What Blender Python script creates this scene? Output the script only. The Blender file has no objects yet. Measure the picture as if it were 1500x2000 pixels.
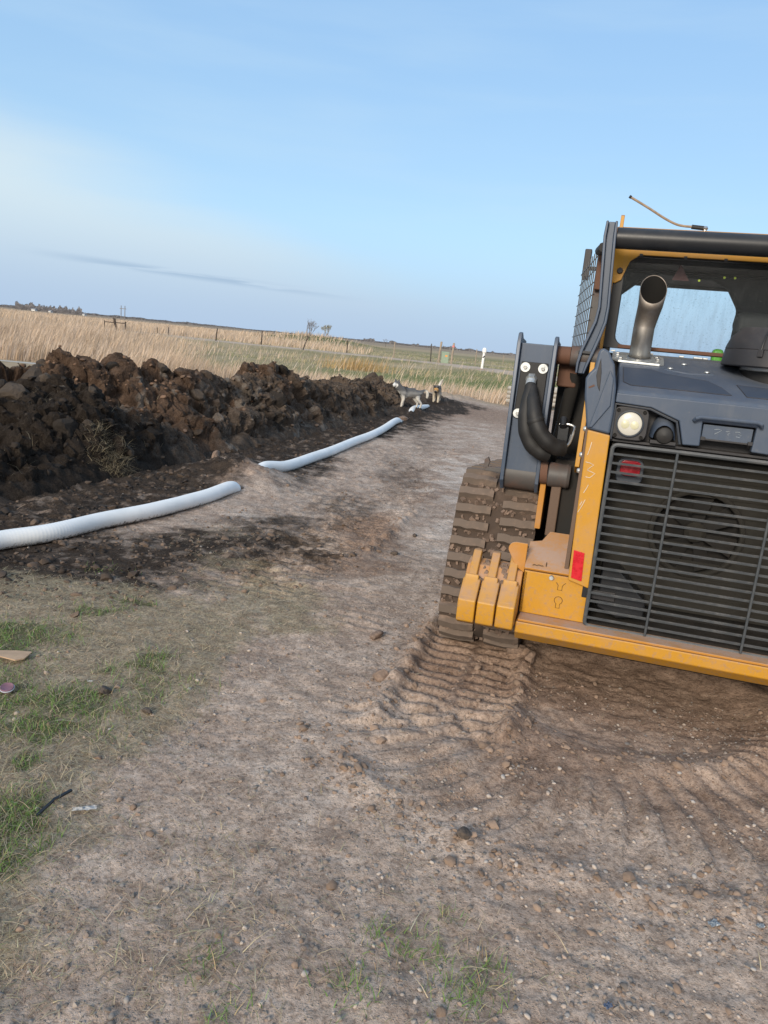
import bpy, bmesh, math, random
import numpy as np
from math import radians, sin, cos, tan, pi, sqrt, atan2
from mathutils import Vector, Matrix, Euler

scene = bpy.context.scene
C = scene.collection
random.seed(7)
RS = np.random.RandomState(7)

# ------------------------------------------------------------------ camera
CAM_H, F_PX = 1.6, 1450.0
PITCH, ROLL = radians(12.8), radians(5.43)
_F = Vector((0, cos(PITCH), -sin(PITCH)))
_U0 = Vector((0, sin(PITCH), cos(PITCH)))
_R = Vector((1, 0, 0)) * cos(ROLL) + _U0 * sin(ROLL)
_U = _U0 * cos(ROLL) - Vector((1, 0, 0)) * sin(ROLL)
cam_data = bpy.data.cameras.new('camera')
cam = bpy.data.objects.new('camera', cam_data)
C.objects.link(cam)
cam.matrix_world = Matrix(((_R.x, _U.x, -_F.x, 0), (_R.y, _U.y, -_F.y, 0), (_R.z, _U.z, -_F.z, CAM_H), (0, 0, 0, 1)))
cam_data.sensor_fit = 'VERTICAL'
cam_data.sensor_height = 36.0
cam_data.lens = F_PX / 2000 * 36.0
cam_data.clip_start = 0.05
cam_data.clip_end = 20000
scene.camera = cam

# ------------------------------------------------------------------ sky and sun
SUN_EL, SUN_AZ = radians(22), radians(205)      # azimuth clockwise from +Y
world = bpy.data.worlds.new('World')
scene.world = world
world.use_nodes = True
wt = world.node_tree
for n in list(wt.nodes):
    wt.nodes.remove(n)


class NT:
    """tiny node-tree writer"""
    def __init__(s, tree):
        s.t = tree

    def n(s, typ, **kw):
        nd = s.t.nodes.new(typ)
        ins = kw.pop('i', {})
        for k, v in kw.items():
            setattr(nd, k, v)
        for k, v in ins.items():
            s.put(nd.inputs[k], v)
        return nd

    def put(s, sock, v):
        if hasattr(v, 'is_output') or isinstance(v, bpy.types.NodeSocket):
            s.t.links.new(v, sock)
        else:
            sock.default_value = v

    def math(s, op, a, b=0.0, c=None, clamp=False):
        nd = s.t.nodes.new('ShaderNodeMath')
        nd.operation = op
        nd.use_clamp = clamp
        s.put(nd.inputs[0], a)
        s.put(nd.inputs[1], b)
        if c is not None:
            s.put(nd.inputs[2], c)
        return nd.outputs[0]

    def step(s, v, lo, hi, a=0.0, b=1.0):
        nd = s.t.nodes.new('ShaderNodeMapRange')
        nd.interpolation_type = 'SMOOTHSTEP'
        s.put(nd.inputs[0], v)
        for k, x in zip((1, 2, 3, 4), (lo, hi, a, b)):
            nd.inputs[k].default_value = x
        return nd.outputs[0]

    def mix(s, fac, a, b, mode='MIX'):
        nd = s.t.nodes.new('ShaderNodeMix')
        nd.data_type = 'RGBA'
        nd.blend_type = mode
        s.put(nd.inputs[0], fac)
        for sock, v in ((nd.inputs[6], a), (nd.inputs[7], b)):
            if isinstance(v, (tuple, list)):
                sock.default_value = (*v[:3], 1)
            else:
                s.put(sock, v)
        return nd.outputs[2]

    def noise(s, vec, scale, detail=4.0, rough=0.55, lac=2.0, dist=0.0, col=False):
        nd = s.t.nodes.new('ShaderNodeTexNoise')
        if vec is not None:
            s.put(nd.inputs['Vector'], vec)
        nd.inputs['Scale'].default_value = scale
        nd.inputs['Detail'].default_value = detail
        nd.inputs['Roughness'].default_value = rough
        nd.inputs['Lacunarity'].default_value = lac
        nd.inputs['Distortion'].default_value = dist
        return nd.outputs['Color' if col else 'Fac']


w = NT(wt)
sky = w.n('ShaderNodeTexSky', sky_type='NISHITA', sun_disc=False)
sky.sun_elevation = SUN_EL
sky.sun_rotation = SUN_AZ
sky.altitude = 300
sky.air_density = 1.0
sky.dust_density = 0.6
sky.ozone_density = 1.6
tc = w.n('ShaderNodeTexCoord')
sep = w.n('ShaderNodeSeparateXYZ', i={0: tc.outputs['Generated']})
dx, dy, dz = sep.outputs
# thin high veil of cloud, thicker low in the west (towards -X), with slow streaks
stretch = w.n('ShaderNodeMapping', i={0: tc.outputs['Generated'], 'Scale': (1.2, 1.2, 9.0), 'Rotation': (0, radians(4), 0)})
veil_n = w.noise(stretch.outputs[0], 1.6, 5, 0.5)
edge = w.math('ADD', w.math('MULTIPLY', dx, -0.30), 0.085)
edge = w.math('ADD', edge, w.math('MULTIPLY', w.math('SUBTRACT', veil_n, 0.5), 0.10))
veil = w.step(w.math('SUBTRACT', edge, dz), -0.02, 0.09, 0.0, 0.62)
soft = w.step(w.noise(stretch.outputs[0], 3.0, 4, 0.5), 0.40, 0.75, 0.0, 0.16)
# dusk colours close to the horizon: lavender blue
low = w.step(dz, 0.0, 0.16, 1.0, 0.0)
SKY_STR = 0.12
skyc = sky.outputs[0]
EXPO = 0.6
K = 1.0 / SKY_STR / 2**EXPO
BLUE_HI = tuple(v * K for v in (0.350, 0.605, 0.94))
BLUE_MID = tuple(v * K for v in (0.430, 0.685, 0.94))
PALE = tuple(v * K for v in (0.62, 0.80, 0.93))
LAV = tuple(v * K for v in (0.400, 0.550, 0.78))
grad = w.mix(w.step(dz, 0.10, 0.45), BLUE_MID, BLUE_HI)
skyc = w.mix(0.72, skyc, grad)
# evening glow on the solar side of the sky (behind the camera), fading evenly towards the blue side
sunward = w.math('ADD', w.math('MULTIPLY', dx, sin(SUN_AZ)), w.math('MULTIPLY', dy, cos(SUN_AZ)))
glow = w.math('MULTIPLY', w.step(sunward, -0.35, 1.0), w.step(dz, 0.1, 0.95, 1.0, 0.25))
skyc = w.mix(w.math('MULTIPLY', glow, 0.9), skyc, tuple(v * K for v in (1.5, 1.26, 0.98)))
skyc = w.mix(soft, skyc, PALE)
skyc = w.mix(veil, skyc, tuple(v * K for v in (0.80, 0.87, 0.855)))
skyc = w.mix(w.math('MULTIPLY', low, 0.8), skyc, LAV)
# one slim grey-blue cloud streak low over the plain
st2 = w.n('ShaderNodeMapping', i={0: tc.outputs['Generated'], 'Scale': (5.0, 5.0, 95.0)})
sn = w.noise(st2.outputs[0], 1.3, 4, 0.5)
dzs = w.math('ADD', dz, w.math('MULTIPLY', dx, 0.035))
band = w.math('MULTIPLY', w.step(dzs, 0.043, 0.050), w.step(dzs, 0.050, 0.057, 1.0, 0.0))
az = w.math('MULTIPLY', w.step(dx, -0.47, -0.33), w.step(dx, -0.22, -0.02, 1.0, 0.0))
streak = w.math('MULTIPLY', w.math('MULTIPLY', band, az), w.step(sn, 0.36, 0.50, 0.0, 0.45))
skyc = w.mix(streak, skyc, tuple(v * K for v in (0.27, 0.41, 0.60)))
bg = w.n('ShaderNodeBackground', i={0: skyc, 1: SKY_STR})
w.n('ShaderNodeOutputWorld', i={0: bg.outputs[0]})

sun_data = bpy.data.lights.new('sun', 'SUN')
sun_data.energy = 2.2
sun_data.angle = radians(16)
sun_data.color = (1.0, 0.90, 0.76)
sun = bpy.data.objects.new('sun', sun_data)
C.objects.link(sun)
sdir = Vector((sin(SUN_AZ) * cos(SUN_EL), cos(SUN_AZ) * cos(SUN_EL), sin(SUN_EL)))
sun.rotation_euler = sdir.to_track_quat('Z', 'Y').to_euler()
sun.location = (0, 0, 30)

vs = scene.view_settings
vs.view_transform = 'Standard'
vs.look = 'None'
vs.exposure = EXPO
vs.gamma = 1.0
vs.use_curve_mapping = False
scene.cycles.max_bounces = 8
scene.cycles.transparent_max_bounces = 12
scene.cycles.use_denoising = True


# ------------------------------------------------------------------ helpers: pixels of the survey photo -> places
def ray(u, v):
    return _F + _R * ((u - 750) / F_PX) - _U * ((v - 1000) / F_PX)


def gp(u, v, z=0.0):
    d = ray(u, v)
    return Vector((0, 0, CAM_H)) + d * ((z - CAM_H) / d.z)


def aty(u, v, y):
    d = ray(u, v)
    return Vector((0, 0, CAM_H)) + d * (y / d.y)


# loader frame: origin on the ground below the rear grille, heading 15 deg clockwise from +Y
HD = radians(15)
LO = Vector((1.235, 3.294, 0))
LX = Vector((cos(HD), -sin(HD), 0))
LY = Vector((sin(HD), cos(HD), 0))


# ------------------------------------------------------------------ numpy noise
_perm = RS.permutation(256)
_perm = np.concatenate([_perm, _perm, _perm])
_g3 = RS.normal(size=(256, 3))
_g3 = (_g3 / np.linalg.norm(_g3, axis=1)[:, None]).astype(np.float32)
_perm = _perm.astype(np.int32)


def _h(ix, iy, iz):
    return _perm[_perm[_perm[ix & 255] + (iy & 255)] + (iz & 255)]


def noise3(x, y, z=0.0):
    x = np.asarray(x, np.float32); y = np.asarray(y, np.float32)
    z = np.broadcast_to(np.asarray(z, np.float32), x.shape)
    ix = np.floor(x).astype(np.int32); iy = np.floor(y).astype(np.int32); iz = np.floor(z).astype(np.int32)
    fx, fy, fz = x - ix, y - iy, z - iz
    u = fx**3 * (fx * (fx * 6 - 15) + 10); v = fy**3 * (fy * (fy * 6 - 15) + 10); q = fz**3 * (fz * (fz * 6 - 15) + 10)
    r = 0
    for a in (0, 1):
        for b in (0, 1):
            for c in (0, 1):
                g = _g3[_h(ix + a, iy + b, iz + c)]
                d = g[..., 0] * (fx - a) + g[..., 1] * (fy - b) + g[..., 2] * (fz - c)
                r = r + d * (u if a else 1 - u) * (v if b else 1 - v) * (q if c else 1 - q)
    return r * 1.6


def fbm(x, y, z=0.0, octv=4, rough=0.5):
    s = 0; a = 1.0; f = 1.0
    for k in range(octv):
        s = s + a * noise3(x * f + 17.3 * k, y * f - 9.1 * k, np.asarray(z) * f + 3.7 * k)
        a *= rough; f *= 2.03
    return s


_w = RS.rand(256, 3)


def worley(x, y, z):
    """F1 and F2-F1 of cellular noise"""
    ix = np.floor(x).astype(int); iy = np.floor(y).astype(int); iz = np.floor(z).astype(int)
    f1 = np.full(x.shape, 9.0); f2 = np.full(x.shape, 9.0)
    for a in (-1, 0, 1):
        for b in (-1, 0, 1):
            for c in (-1, 0, 1):
                p = _w[_h(ix + a, iy + b, iz + c)]
                d = np.sqrt((ix + a + p[..., 0] - x)**2 + (iy + b + p[..., 1] - y)**2 + (iz + c + p[..., 2] - z)**2)
                f2 = np.minimum(f2, np.maximum(f1, d))
                f1 = np.minimum(f1, d)
    return f1, f2 - f1


def facets(x, y, z, tilt=0.9):
    """broken slabs: every cell of cellular noise gets its own height and tilt; also F2-F1"""
    ix = np.floor(x).astype(int); iy = np.floor(y).astype(int); iz = np.floor(z).astype(int)
    f1 = np.full(x.shape, 9.0); f2 = np.full(x.shape, 9.0); val = np.zeros(x.shape)
    for a in (-1, 0, 1):
        for b in (-1, 0, 1):
            for c in (-1, 0, 1):
                hh = _h(ix + a, iy + b, iz + c); p = _w[hh]; g = _g3[hh]
                ex, ey, ez = x - (ix + a + p[..., 0]), y - (iy + b + p[..., 1]), z - (iz + c + p[..., 2])
                d = np.sqrt(ex**2 + ey**2 + ez**2)
                v = p[..., 0] - 0.5 + tilt * (g[..., 0] * ex + g[..., 1] * ey + g[..., 2] * ez)
                f2 = np.minimum(f2, np.maximum(f1, d))
                val = np.where(d < f1, v, val)
                f1 = np.minimum(f1, d)
    return val, f2 - f1


def sst(x, a, b):
    t = np.clip((x - a) / (b - a), 0, 1)
    return t * t * (3 - 2 * t)


def seg_dist(x, y, pts):
    """distance to a polyline (list of (x,y)), and arc length at the foot"""
    best = np.full(np.shape(x), 1e9); arc = np.zeros(np.shape(x)); s0 = 0.0; side = np.zeros(np.shape(x))
    for (ax, ay), (bx, by) in zip(pts[:-1], pts[1:]):
        L = math.hypot(bx - ax, by - ay)
        t = np.clip(((x - ax) * (bx - ax) + (y - ay) * (by - ay)) / L**2, 0, 1)
        d = np.hypot(x - ax - t * (bx - ax), y - ay - t * (by - ay))
        sd = ((bx - ax) * (y - ay) - (by - ay) * (x - ax)) / L
        m = d < best
        best = np.where(m, d, best); arc = np.where(m, s0 + t * L, arc); side = np.where(m, sd, side)
        s0 += L
    return best, arc, side


# ------------------------------------------------------------------ mesh helpers
MATS = {}


def link(o, parent=None):
    C.objects.link(o)
    if parent is not None:
        o.parent = parent
    return o


def np_mesh(name, verts, faces, smooth=True, attrs=None):
    """verts (N,3), faces (M,3) or (M,4) arrays"""
    me = bpy.data.meshes.new(name)
    verts = np.ascontiguousarray(verts, np.float32); faces = np.ascontiguousarray(faces, np.int32)
    k = faces.shape[1]
    me.vertices.add(len(verts)); me.vertices.foreach_set('co', verts.ravel())
    me.loops.add(faces.size); me.loops.foreach_set('vertex_index', faces.ravel())
    me.polygons.add(len(faces))
    me.polygons.foreach_set('loop_start', np.arange(0, faces.size, k, dtype=np.int32))
    me.polygons.foreach_set('loop_total', np.full(len(faces), k, np.int32))
    me.update(calc_edges=True)
    me.polygons.foreach_set('use_smooth', np.full(len(faces), smooth, bool))
    for an, av in (attrs or {}).items():
        av = np.asarray(av, np.float32)
        if av.ndim == 2:
            a = me.attributes.new(an, 'FLOAT_COLOR', 'POINT')
            if av.shape[1] == 3:
                av = np.concatenate([av, np.ones((len(av), 1), np.float32)], 1)
            a.data.foreach_set('color', np.ascontiguousarray(av).ravel())
        else:
            a = me.attributes.new(an, 'FLOAT', 'POINT')
            a.data.foreach_set('value', av)
    return me


def tag(o, label=None, cat=None, group=None, kind=None):
    if label: o['label'] = label
    if cat: o['category'] = cat
    if group: o['group'] = group
    if kind: o['kind'] = kind
    return o


def empty(name, loc, rz=0.0):
    o = bpy.data.objects.new(name, None)
    o.location = loc
    o.rotation_euler = (0, 0, rz)
    o.empty_display_size = 0.1
    return link(o)


class MB:
    """collects shapes; build() makes ONE mesh object"""
    def __init__(s):
        s.v = []; s.f = []

    def add(s, vs, fs):
        n = len(s.v)
        s.v += [tuple(p) for p in vs]
        s.f += [tuple(i + n for i in f) for f in fs]
        return s

    def box(s, x0, x1, y0, y1, z0, z1, M=None):
        p = [Vector((x, y, z)) for x in (x0, x1) for y in (y0, y1) for z in (z0, z1)]
        if M is not None:
            p = [M @ q for q in p]
        return s.add(p, [(0, 1, 3, 2), (4, 6, 7, 5), (0, 4, 5, 1), (2, 3, 7, 6), (0, 2, 6, 4), (1, 5, 7, 3)])

    def prism(s, poly, axis, a, b, M=None):
        """poly in the two other axes in order (x: y,z / y: x,z / z: x,y), extruded along axis from a to b"""
        n = len(poly)
        def P(p, t):
            q = {'x': (t, p[0], p[1]), 'y': (p[0], t, p[1]), 'z': (p[0], p[1], t)}[axis]
            q = Vector(q)
            return M @ q if M is not None else q
        vs = [P(p, a) for p in poly] + [P(p, b) for p in poly]
        fs = [tuple(range(n)), tuple(range(2 * n - 1, n - 1, -1))]
        fs += [(i, i + n, (i + 1) % n + n, (i + 1) % n) for i in range(n)]
        return s.add(vs, fs)

    def tube(s, path, r, seg=12, caps=True, closed=False):
        path = [Vector(p) for p in path]
        m = len(path)
        rs = r if isinstance(r, (list, tuple)) else [r] * m
        T = []
        for i in range(m):
            if closed:
                t = path[(i + 1) % m] - path[i - 1]
            else:
                t = path[min(i + 1, m - 1)] - path[max(i - 1, 0)]
            T.append(t.normalized())
        ref = Vector((0, 0, 1)) if abs(T[0].z) < 0.9 else Vector((1, 0, 0))
        N = (ref - T[0] * ref.dot(T[0])).normalized()
        vs = []
        for i in range(m):
            N = (N - T[i] * N.dot(T[i])).normalized()
            B = T[i].cross(N)
            for k in range(seg):
                a = 2 * pi * k / seg
                vs.append(path[i] + (N * cos(a) + B * sin(a)) * rs[i])
        fs = []
        for i in range(m if closed else m - 1):
            j = (i + 1) % m
            for k in range(seg):
                fs.append((i * seg + k, i * seg + (k + 1) % seg, j * seg + (k + 1) % seg, j * seg + k))
        if caps and not closed:
            fs.append(tuple(range(seg - 1, -1, -1)))
            fs.append(tuple((m - 1) * seg + k for k in range(seg)))
        return s.add(vs, fs)

    def lathe(s, prof, c=(0, 0, 0), axis='z', seg=24):
        """prof: list of (r, h) along the axis from c"""
        vs = []
        for r, h in prof:
            for k in range(seg):
                a = 2 * pi * k / seg
                p = {'z': (r * cos(a), r * sin(a), h), 'y': (r * cos(a), h, r * sin(a)), 'x': (h, r * cos(a), r * sin(a))}[axis]
                vs.append((c[0] + p[0], c[1] + p[1], c[2] + p[2]))
        m = len(prof)
        fs = []
        for i in range(m - 1):
            for k in range(seg):
                q = (i * seg + k, i * seg + (k + 1) % seg, (i + 1) * seg + (k + 1) % seg, (i + 1) * seg + k)
                fs.append(q if axis == 'z' else q[::-1])
        fs.append(tuple(range(seg)))
        fs.append(tuple((m - 1) * seg + k for k in range(seg)))
        return s.add(vs, fs)

    def mesh(s, name, mat=None, smooth=35, recalc=True):
        me = bpy.data.meshes.new(name)
        me.from_pydata(s.v, [], s.f)
        if recalc:
            bm = bmesh.new(); bm.from_mesh(me)
            bmesh.ops.recalc_face_normals(bm, faces=bm.faces)
            bm.to_mesh(me); bm.free()
        if mat: me.materials.append(MATS[mat])
        if smooth:
            me.polygons.foreach_set('use_smooth', np.full(len(me.polygons), True))
            me.set_sharp_from_angle(angle=radians(smooth))
        return me

    def build(s, name, mat, parent=None, bevel=0.0, smooth=35, seg=2):
        o = bpy.data.objects.new(name, s.mesh(name, mat, smooth))
        if bevel:
            b = o.modifiers.new('bevel', 'BEVEL')
            b.width = bevel; b.segments = seg; b.limit_method = 'ANGLE'; b.angle_limit = radians(35); b.harden_normals = True
        return link(o, parent)


# ------------------------------------------------------------------ materials
def mat(name, build):
    m = bpy.data.materials.new(name)
    m.use_nodes = True
    t = m.node_tree
    for n in list(t.nodes):
        t.nodes.remove(n)
    k = NT(t)
    out = k.n('ShaderNodeOutputMaterial')
    build(k, out)
    MATS[name] = m
    return m


def principled(k, out, col, rough=0.6, metal=0.0, normal=None, spec=0.5, **extra):
    p = k.n('ShaderNodeBsdfPrincipled')
    if isinstance(col, (tuple, list)):
        p.inputs['Base Color'].default_value = (*col[:3], 1)
    else:
        k.put(p.inputs['Base Color'], col)
    k.put(p.inputs['Roughness'], rough)
    k.put(p.inputs['Metallic'], metal)
    p.inputs['Specular IOR Level'].default_value = spec
    if normal is not None:
        k.put(p.inputs['Normal'], normal)
    for a, v in extra.items():
        k.put(p.inputs[a], v)
    k.t.links.new(p.outputs[0], out.inputs[0])
    return p


def bump(k, h, strength=0.3, dist=0.01):
    return k.n('ShaderNodeBump', i={'Height': h, 'Strength': strength, 'Distance': dist}).outputs[0]


def objco(k):
    return k.n('ShaderNodeTexCoord').outputs['Object']


DUST = (0.30, 0.205, 0.145)


def paint(name, col, rough=0.45, dust=0.35, top=0.5, dustcol=DUST, scale=6.0, scratch=0.0, scol=(0.03, 0.03, 0.03), mud=0.0):
    """painted or plastic surface with uneven dust that settles on what faces up, and scuffs"""
    def b(k, out):
        co = objco(k)
        n1 = k.noise(co, scale, 6, 0.62)
        n2 = k.noise(co, scale * 9, 4, 0.6)
        nz = k.n('ShaderNodeSeparateXYZ', i={0: k.n('ShaderNodeNewGeometry').outputs['Normal']}).outputs[2]
        up = k.step(nz, 0.15, 0.95, 0.0, top)
        f = k.math('ADD', k.math('MULTIPLY', k.step(n1, 0.42, 0.78), dust), k.math('MULTIPLY', up, k.step(n1, 0.25, 0.6, 0.35, 1.0)))
        f = k.math('MULTIPLY', f, k.step(n2, 0.2, 0.75, 0.55, 1.15), clamp=True)
        c = k.mix(k.step(n2, 0.3, 0.7, 0.0, 0.12), col, tuple(v * 0.7 for v in col))
        if scratch:
            n3 = k.noise(co, scale * 2.3, 8, 0.75, dist=0.6)
            c = k.mix(k.step(n3, 0.66, 0.72, 0.0, scratch), c, scol)
        c = k.mix(f, c, dustcol)
        if mud:
            wz = k.n('ShaderNodeSeparateXYZ', i={0: co}).outputs[2]
            sp_ = k.noise(co, 38, 5, 0.75)
            sp_ = k.math('ADD', sp_, k.math('MULTIPLY', k.math('SUBTRACT', 0.75, wz), 0.10))
            c = k.mix(k.step(sp_, 0.54, 0.66, 0.0, mud), c, tuple(v * 0.85 for v in dustcol))
            rn = k.noise(k.n('ShaderNodeMapping', i={0: co, 'Scale': (1, 1, 0.10)}).outputs[0], 26, 4, 0.6)
            c = k.mix(k.step(rn, 0.5, 0.8, 0.0, mud * 0.45), c, dustcol)
        r = k.math('ADD', rough, k.math('MULTIPLY', f, 0.45), clamp=True)
        principled(k, out, c, r, normal=bump(k, n2, 0.06, 0.004))
    return mat(name, b)


def plain(name, col, rough=0.6, metal=0.0, var=0.25, scale=12.0, bmp=0.1, spec=0.5):
    def b(k, out):
        co = objco(k)
        n = k.noise(co, scale, 5, 0.6)
        c = k.mix(k.step(n, 0.3, 0.7), tuple(v * (1 - var) for v in col), tuple(min(1, v * (1 + var)) for v in col))
        principled(k, out, c, k.math('ADD', rough, k.step(n, 0.3, 0.7, -0.08, 0.08)), metal, bump(k, n, bmp, 0.006), spec)
    return mat(name, b)


paint('yellow', (0.500, 0.243, 0.016), 0.44, 0.36, 0.65, (0.38, 0.235, 0.15), 5.0, 0.45, (0.10, 0.09, 0.08), 0.55)
paint('yellow_dusty', (0.46, 0.20, 0.025), 0.6, 0.5, 0.9, (0.40, 0.27, 0.20), 7.0, 0.2)
paint('slate', (0.054, 0.078, 0.122), 0.42, 0.16, 0.26, (0.20, 0.195, 0.19), 4.0, 0.30, (0.15, 0.17, 0.19), 0.30)
paint('slate_dark', (0.035, 0.044, 0.060), 0.5, 0.2, 0.25, (0.17, 0.15, 0.13), 5.0)
paint('slate_panel', (0.038, 0.056, 0.090), 0.55, 0.16, 0.12, (0.16, 0.15, 0.14), 4.0)
paint('black_paint', (0.013, 0.015, 0.019), 0.38, 0.12, 0.16, (0.12, 0.105, 0.09), 5.0)
paint('black_rubber', (0.011, 0.011, 0.012), 0.6, 0.12, 0.14, (0.10, 0.09, 0.08), 14.0)
paint('black_plastic', (0.022, 0.022, 0.026), 0.55, 0.18, 0.25, (0.15, 0.13, 0.12), 9.0)
paint('rust', (0.115, 0.052, 0.030), 0.75, 0.4, 0.4, (0.20, 0.13, 0.10), 9.0, 0.6, (0.05, 0.055, 0.06))
paint('rusty_steel', (0.075, 0.070, 0.068), 0.55, 0.55, 0.3, (0.16, 0.075, 0.045), 6.0)
paint('brown_side', (0.12, 0.075, 0.05), 0.6, 0.5, 0.3, (0.17, 0.11, 0.08), 8.0)  # shade on the corner post's side plate is put into this brown
paint('grille_bar', (0.050, 0.058, 0.066), 0.5, 0.3, 0.6, (0.20, 0.19, 0.18), 14.0)
paint('dusty_black', (0.015, 0.014, 0.013), 0.85, 0.5, 0.5, (0.050, 0.041, 0.034), 9.0)
paint('radiator', (0.024, 0.022, 0.018), 0.85, 0.4, 0.3, (0.042, 0.037, 0.030), 7.0)
paint('interior_black', (0.008, 0.010, 0.011), 0.7, 0.1, 0.05, (0.03, 0.03, 0.03), 7.0)
paint('tread_rubber', (0.060, 0.043, 0.033), 0.95, 0.7, 0.3, (0.125, 0.086, 0.064), 11.0)
paint('tread_lug', (0.130, 0.100, 0.080), 0.88, 1.0, 0.4, (0.250, 0.180, 0.138), 11.0)
plain('steel', (0.45, 0.45, 0.44), 0.35, 0.9, 0.15, 30, 0.05)
plain('zinc', (0.55, 0.57, 0.57), 0.42, 0.75, 0.12, 30, 0.05)
plain('red_lens', (0.22, 0.010, 0.018), 0.22, 0, 0.2, 40, 0.05)
plain('red_reflector', (0.52, 0.012, 0.022), 0.3, 0, 0.12, 60, 0.08)
plain('dark_red', (0.06, 0.008, 0.008), 0.6, 0, 0.2)
plain('chalk', (0.62, 0.55, 0.45), 0.9, 0, 0.2)
plain('ink', (0.10, 0.055, 0.02), 0.8, 0, 0.2)
plain('chalk_faint', (0.30, 0.34, 0.38), 0.9, 0, 0.2)
plain('hi_vis', (0.55, 0.70, 0.05), 0.5, 0, 0.1)
plain('lens_dot', (0.62, 0.60, 0.42), 0.4, 0, 0.1)
plain('clod_dust', (0.20, 0.142, 0.110), 0.95, 0, 0.3, 30, 0.3)
plain('hi_green', (0.12, 0.42, 0.06), 0.4, 0, 0.1)
plain('whip', (0.30, 0.22, 0.15), 0.5, 0, 0.2, 30)


def _lamp(k, out):
    co = objco(k)
    wv = k.n('ShaderNodeTexChecker', i={0: co, 'Scale': 260.0})
    c = k.mix(k.math('MULTIPLY', wv.outputs[1], 0.25), (0.60, 0.585, 0.52), (0.42, 0.42, 0.39))
    principled(k, out, c, 0.25)
mat('lamp_lens', _lamp)


def _exh(k, out):
    co = objco(k)
    n = k.noise(k.n('ShaderNodeMapping', i={0: co, 'Scale': (1, 1, 0.12)}).outputs[0], 60, 4, 0.6)
    n2 = k.noise(co, 14, 5, 0.6)
    z = k.n('ShaderNodeSeparateXYZ', i={0: co}).outputs[2]
    heat = k.math('MULTIPLY', k.step(z, 1.70, 1.84), k.step(n2, 0.2, 0.6, 0.5, 1.0))
    c = k.mix(k.step(n, 0.3, 0.7), (0.46, 0.44, 0.41), (0.58, 0.56, 0.53))
    c = k.mix(heat, c, (0.22, 0.19, 0.165))
    principled(k, out, c, k.math('ADD', k.step(n2, 0.3, 0.7, 0.34, 0.48), k.math('MULTIPLY', heat, 0.15)), 0.95, bump(k, n, 0.05, 0.002))
mat('exhaust_steel', _exh)
plain('soot', (0.008, 0.007, 0.006), 0.9, 0, 0.3)


def _glass(k, out):
    co = objco(k)
    mp = k.n('ShaderNodeMapping', i={0: co, 'Scale': (1, 1, 0.16)})
    streak = k.noise(mp.outputs[0], 34, 5, 0.6)
    spots = k.noise(co, 95, 2, 0.5)
    f = k.math('ADD', k.step(streak, 0.45, 0.8, 0.01, 0.10), k.math('ADD', k.step(spots, 0.66, 0.72, 0.0, 0.22), 0.01), clamp=True)
    clear = k.n('ShaderNodeBsdfTransparent', i={0: (0.975, 0.99, 0.995, 1)})
    gl = k.n('ShaderNodeBsdfGlossy', i={0: (0.9, 0.9, 0.9, 1), 'Roughness': 0.02})
    fr = k.n('ShaderNodeFresnel', i={0: 1.45})
    a = k.n('ShaderNodeMixShader', i={0: k.math('MULTIPLY', fr.outputs[0], 0.35), 1: clear.outputs[0], 2: gl.outputs[0]})
    d = k.n('ShaderNodeBsdfDiffuse', i={0: (0.16, 0.17, 0.17, 1)})
    b = k.n('ShaderNodeMixShader', i={0: f, 1: a.outputs[0], 2: d.outputs[0]})
    k.t.links.new(b.outputs[0], out.inputs[0])
mat('dirty_glass', _glass)


def soil_nodes(k, co, base, scale=1.0):
    """fine grain, crumbs and tiny stones on a soil colour"""
    g1 = k.noise(co, 9 * scale, 7, 0.7)
    g2 = k.noise(co, 60 * scale, 6, 0.72)
    g3 = k.noise(co, 200 * scale, 4, 0.7)
    c = k.mix(k.step(g1, 0.32, 0.68, 0.0, 1.0), k.mix(1.0, base, (0.74, 0.71, 0.69), 'MULTIPLY'), k.mix(1.0, base, (1.24, 1.23, 1.22), 'MULTIPLY'))
    c = k.mix(k.step(g2, 0.34, 0.58, 0.85, 0.0), c, k.mix(1.0, c, (0.48, 0.45, 0.43), 'MULTIPLY'))
    c = k.mix(k.step(g3, 0.52, 0.70, 0.0, 0.55), c, k.mix(1.0, c, (1.45, 1.43, 1.40), 'MULTIPLY'))
    vo = k.n('ShaderNodeTexVoronoi', i={'Vector': co, 'Scale': 70 * scale})
    rnd = k.n('ShaderNodeSeparateColor', i={0: vo.outputs['Color']}).outputs[0]
    peb = k.math('MULTIPLY', k.step(vo.outputs['Distance'], 0.16, 0.30, 1.0, 0.0), k.math('GREATER_THAN', rnd, 0.62))
    h = k.math('ADD', k.math('MULTIPLY', g2, 0.6), k.math('MULTIPLY', g3, 0.35))
    vo2 = k.n('ShaderNodeTexVoronoi', i={'Vector': co, 'Scale': 160 * scale})
    rn2 = k.n('ShaderNodeSeparateColor', i={0: vo2.outputs['Color']}).outputs[1]
    peb = k.math('MAXIMUM', peb, k.math('MULTIPLY', k.math('MULTIPLY', k.step(vo2.outputs['Distance'], 0.18, 0.34, 1.0, 0.0), k.math('GREATER_THAN', rn2, 0.70)), 0.8))
    return c, h, peb, g1, g2
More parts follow.
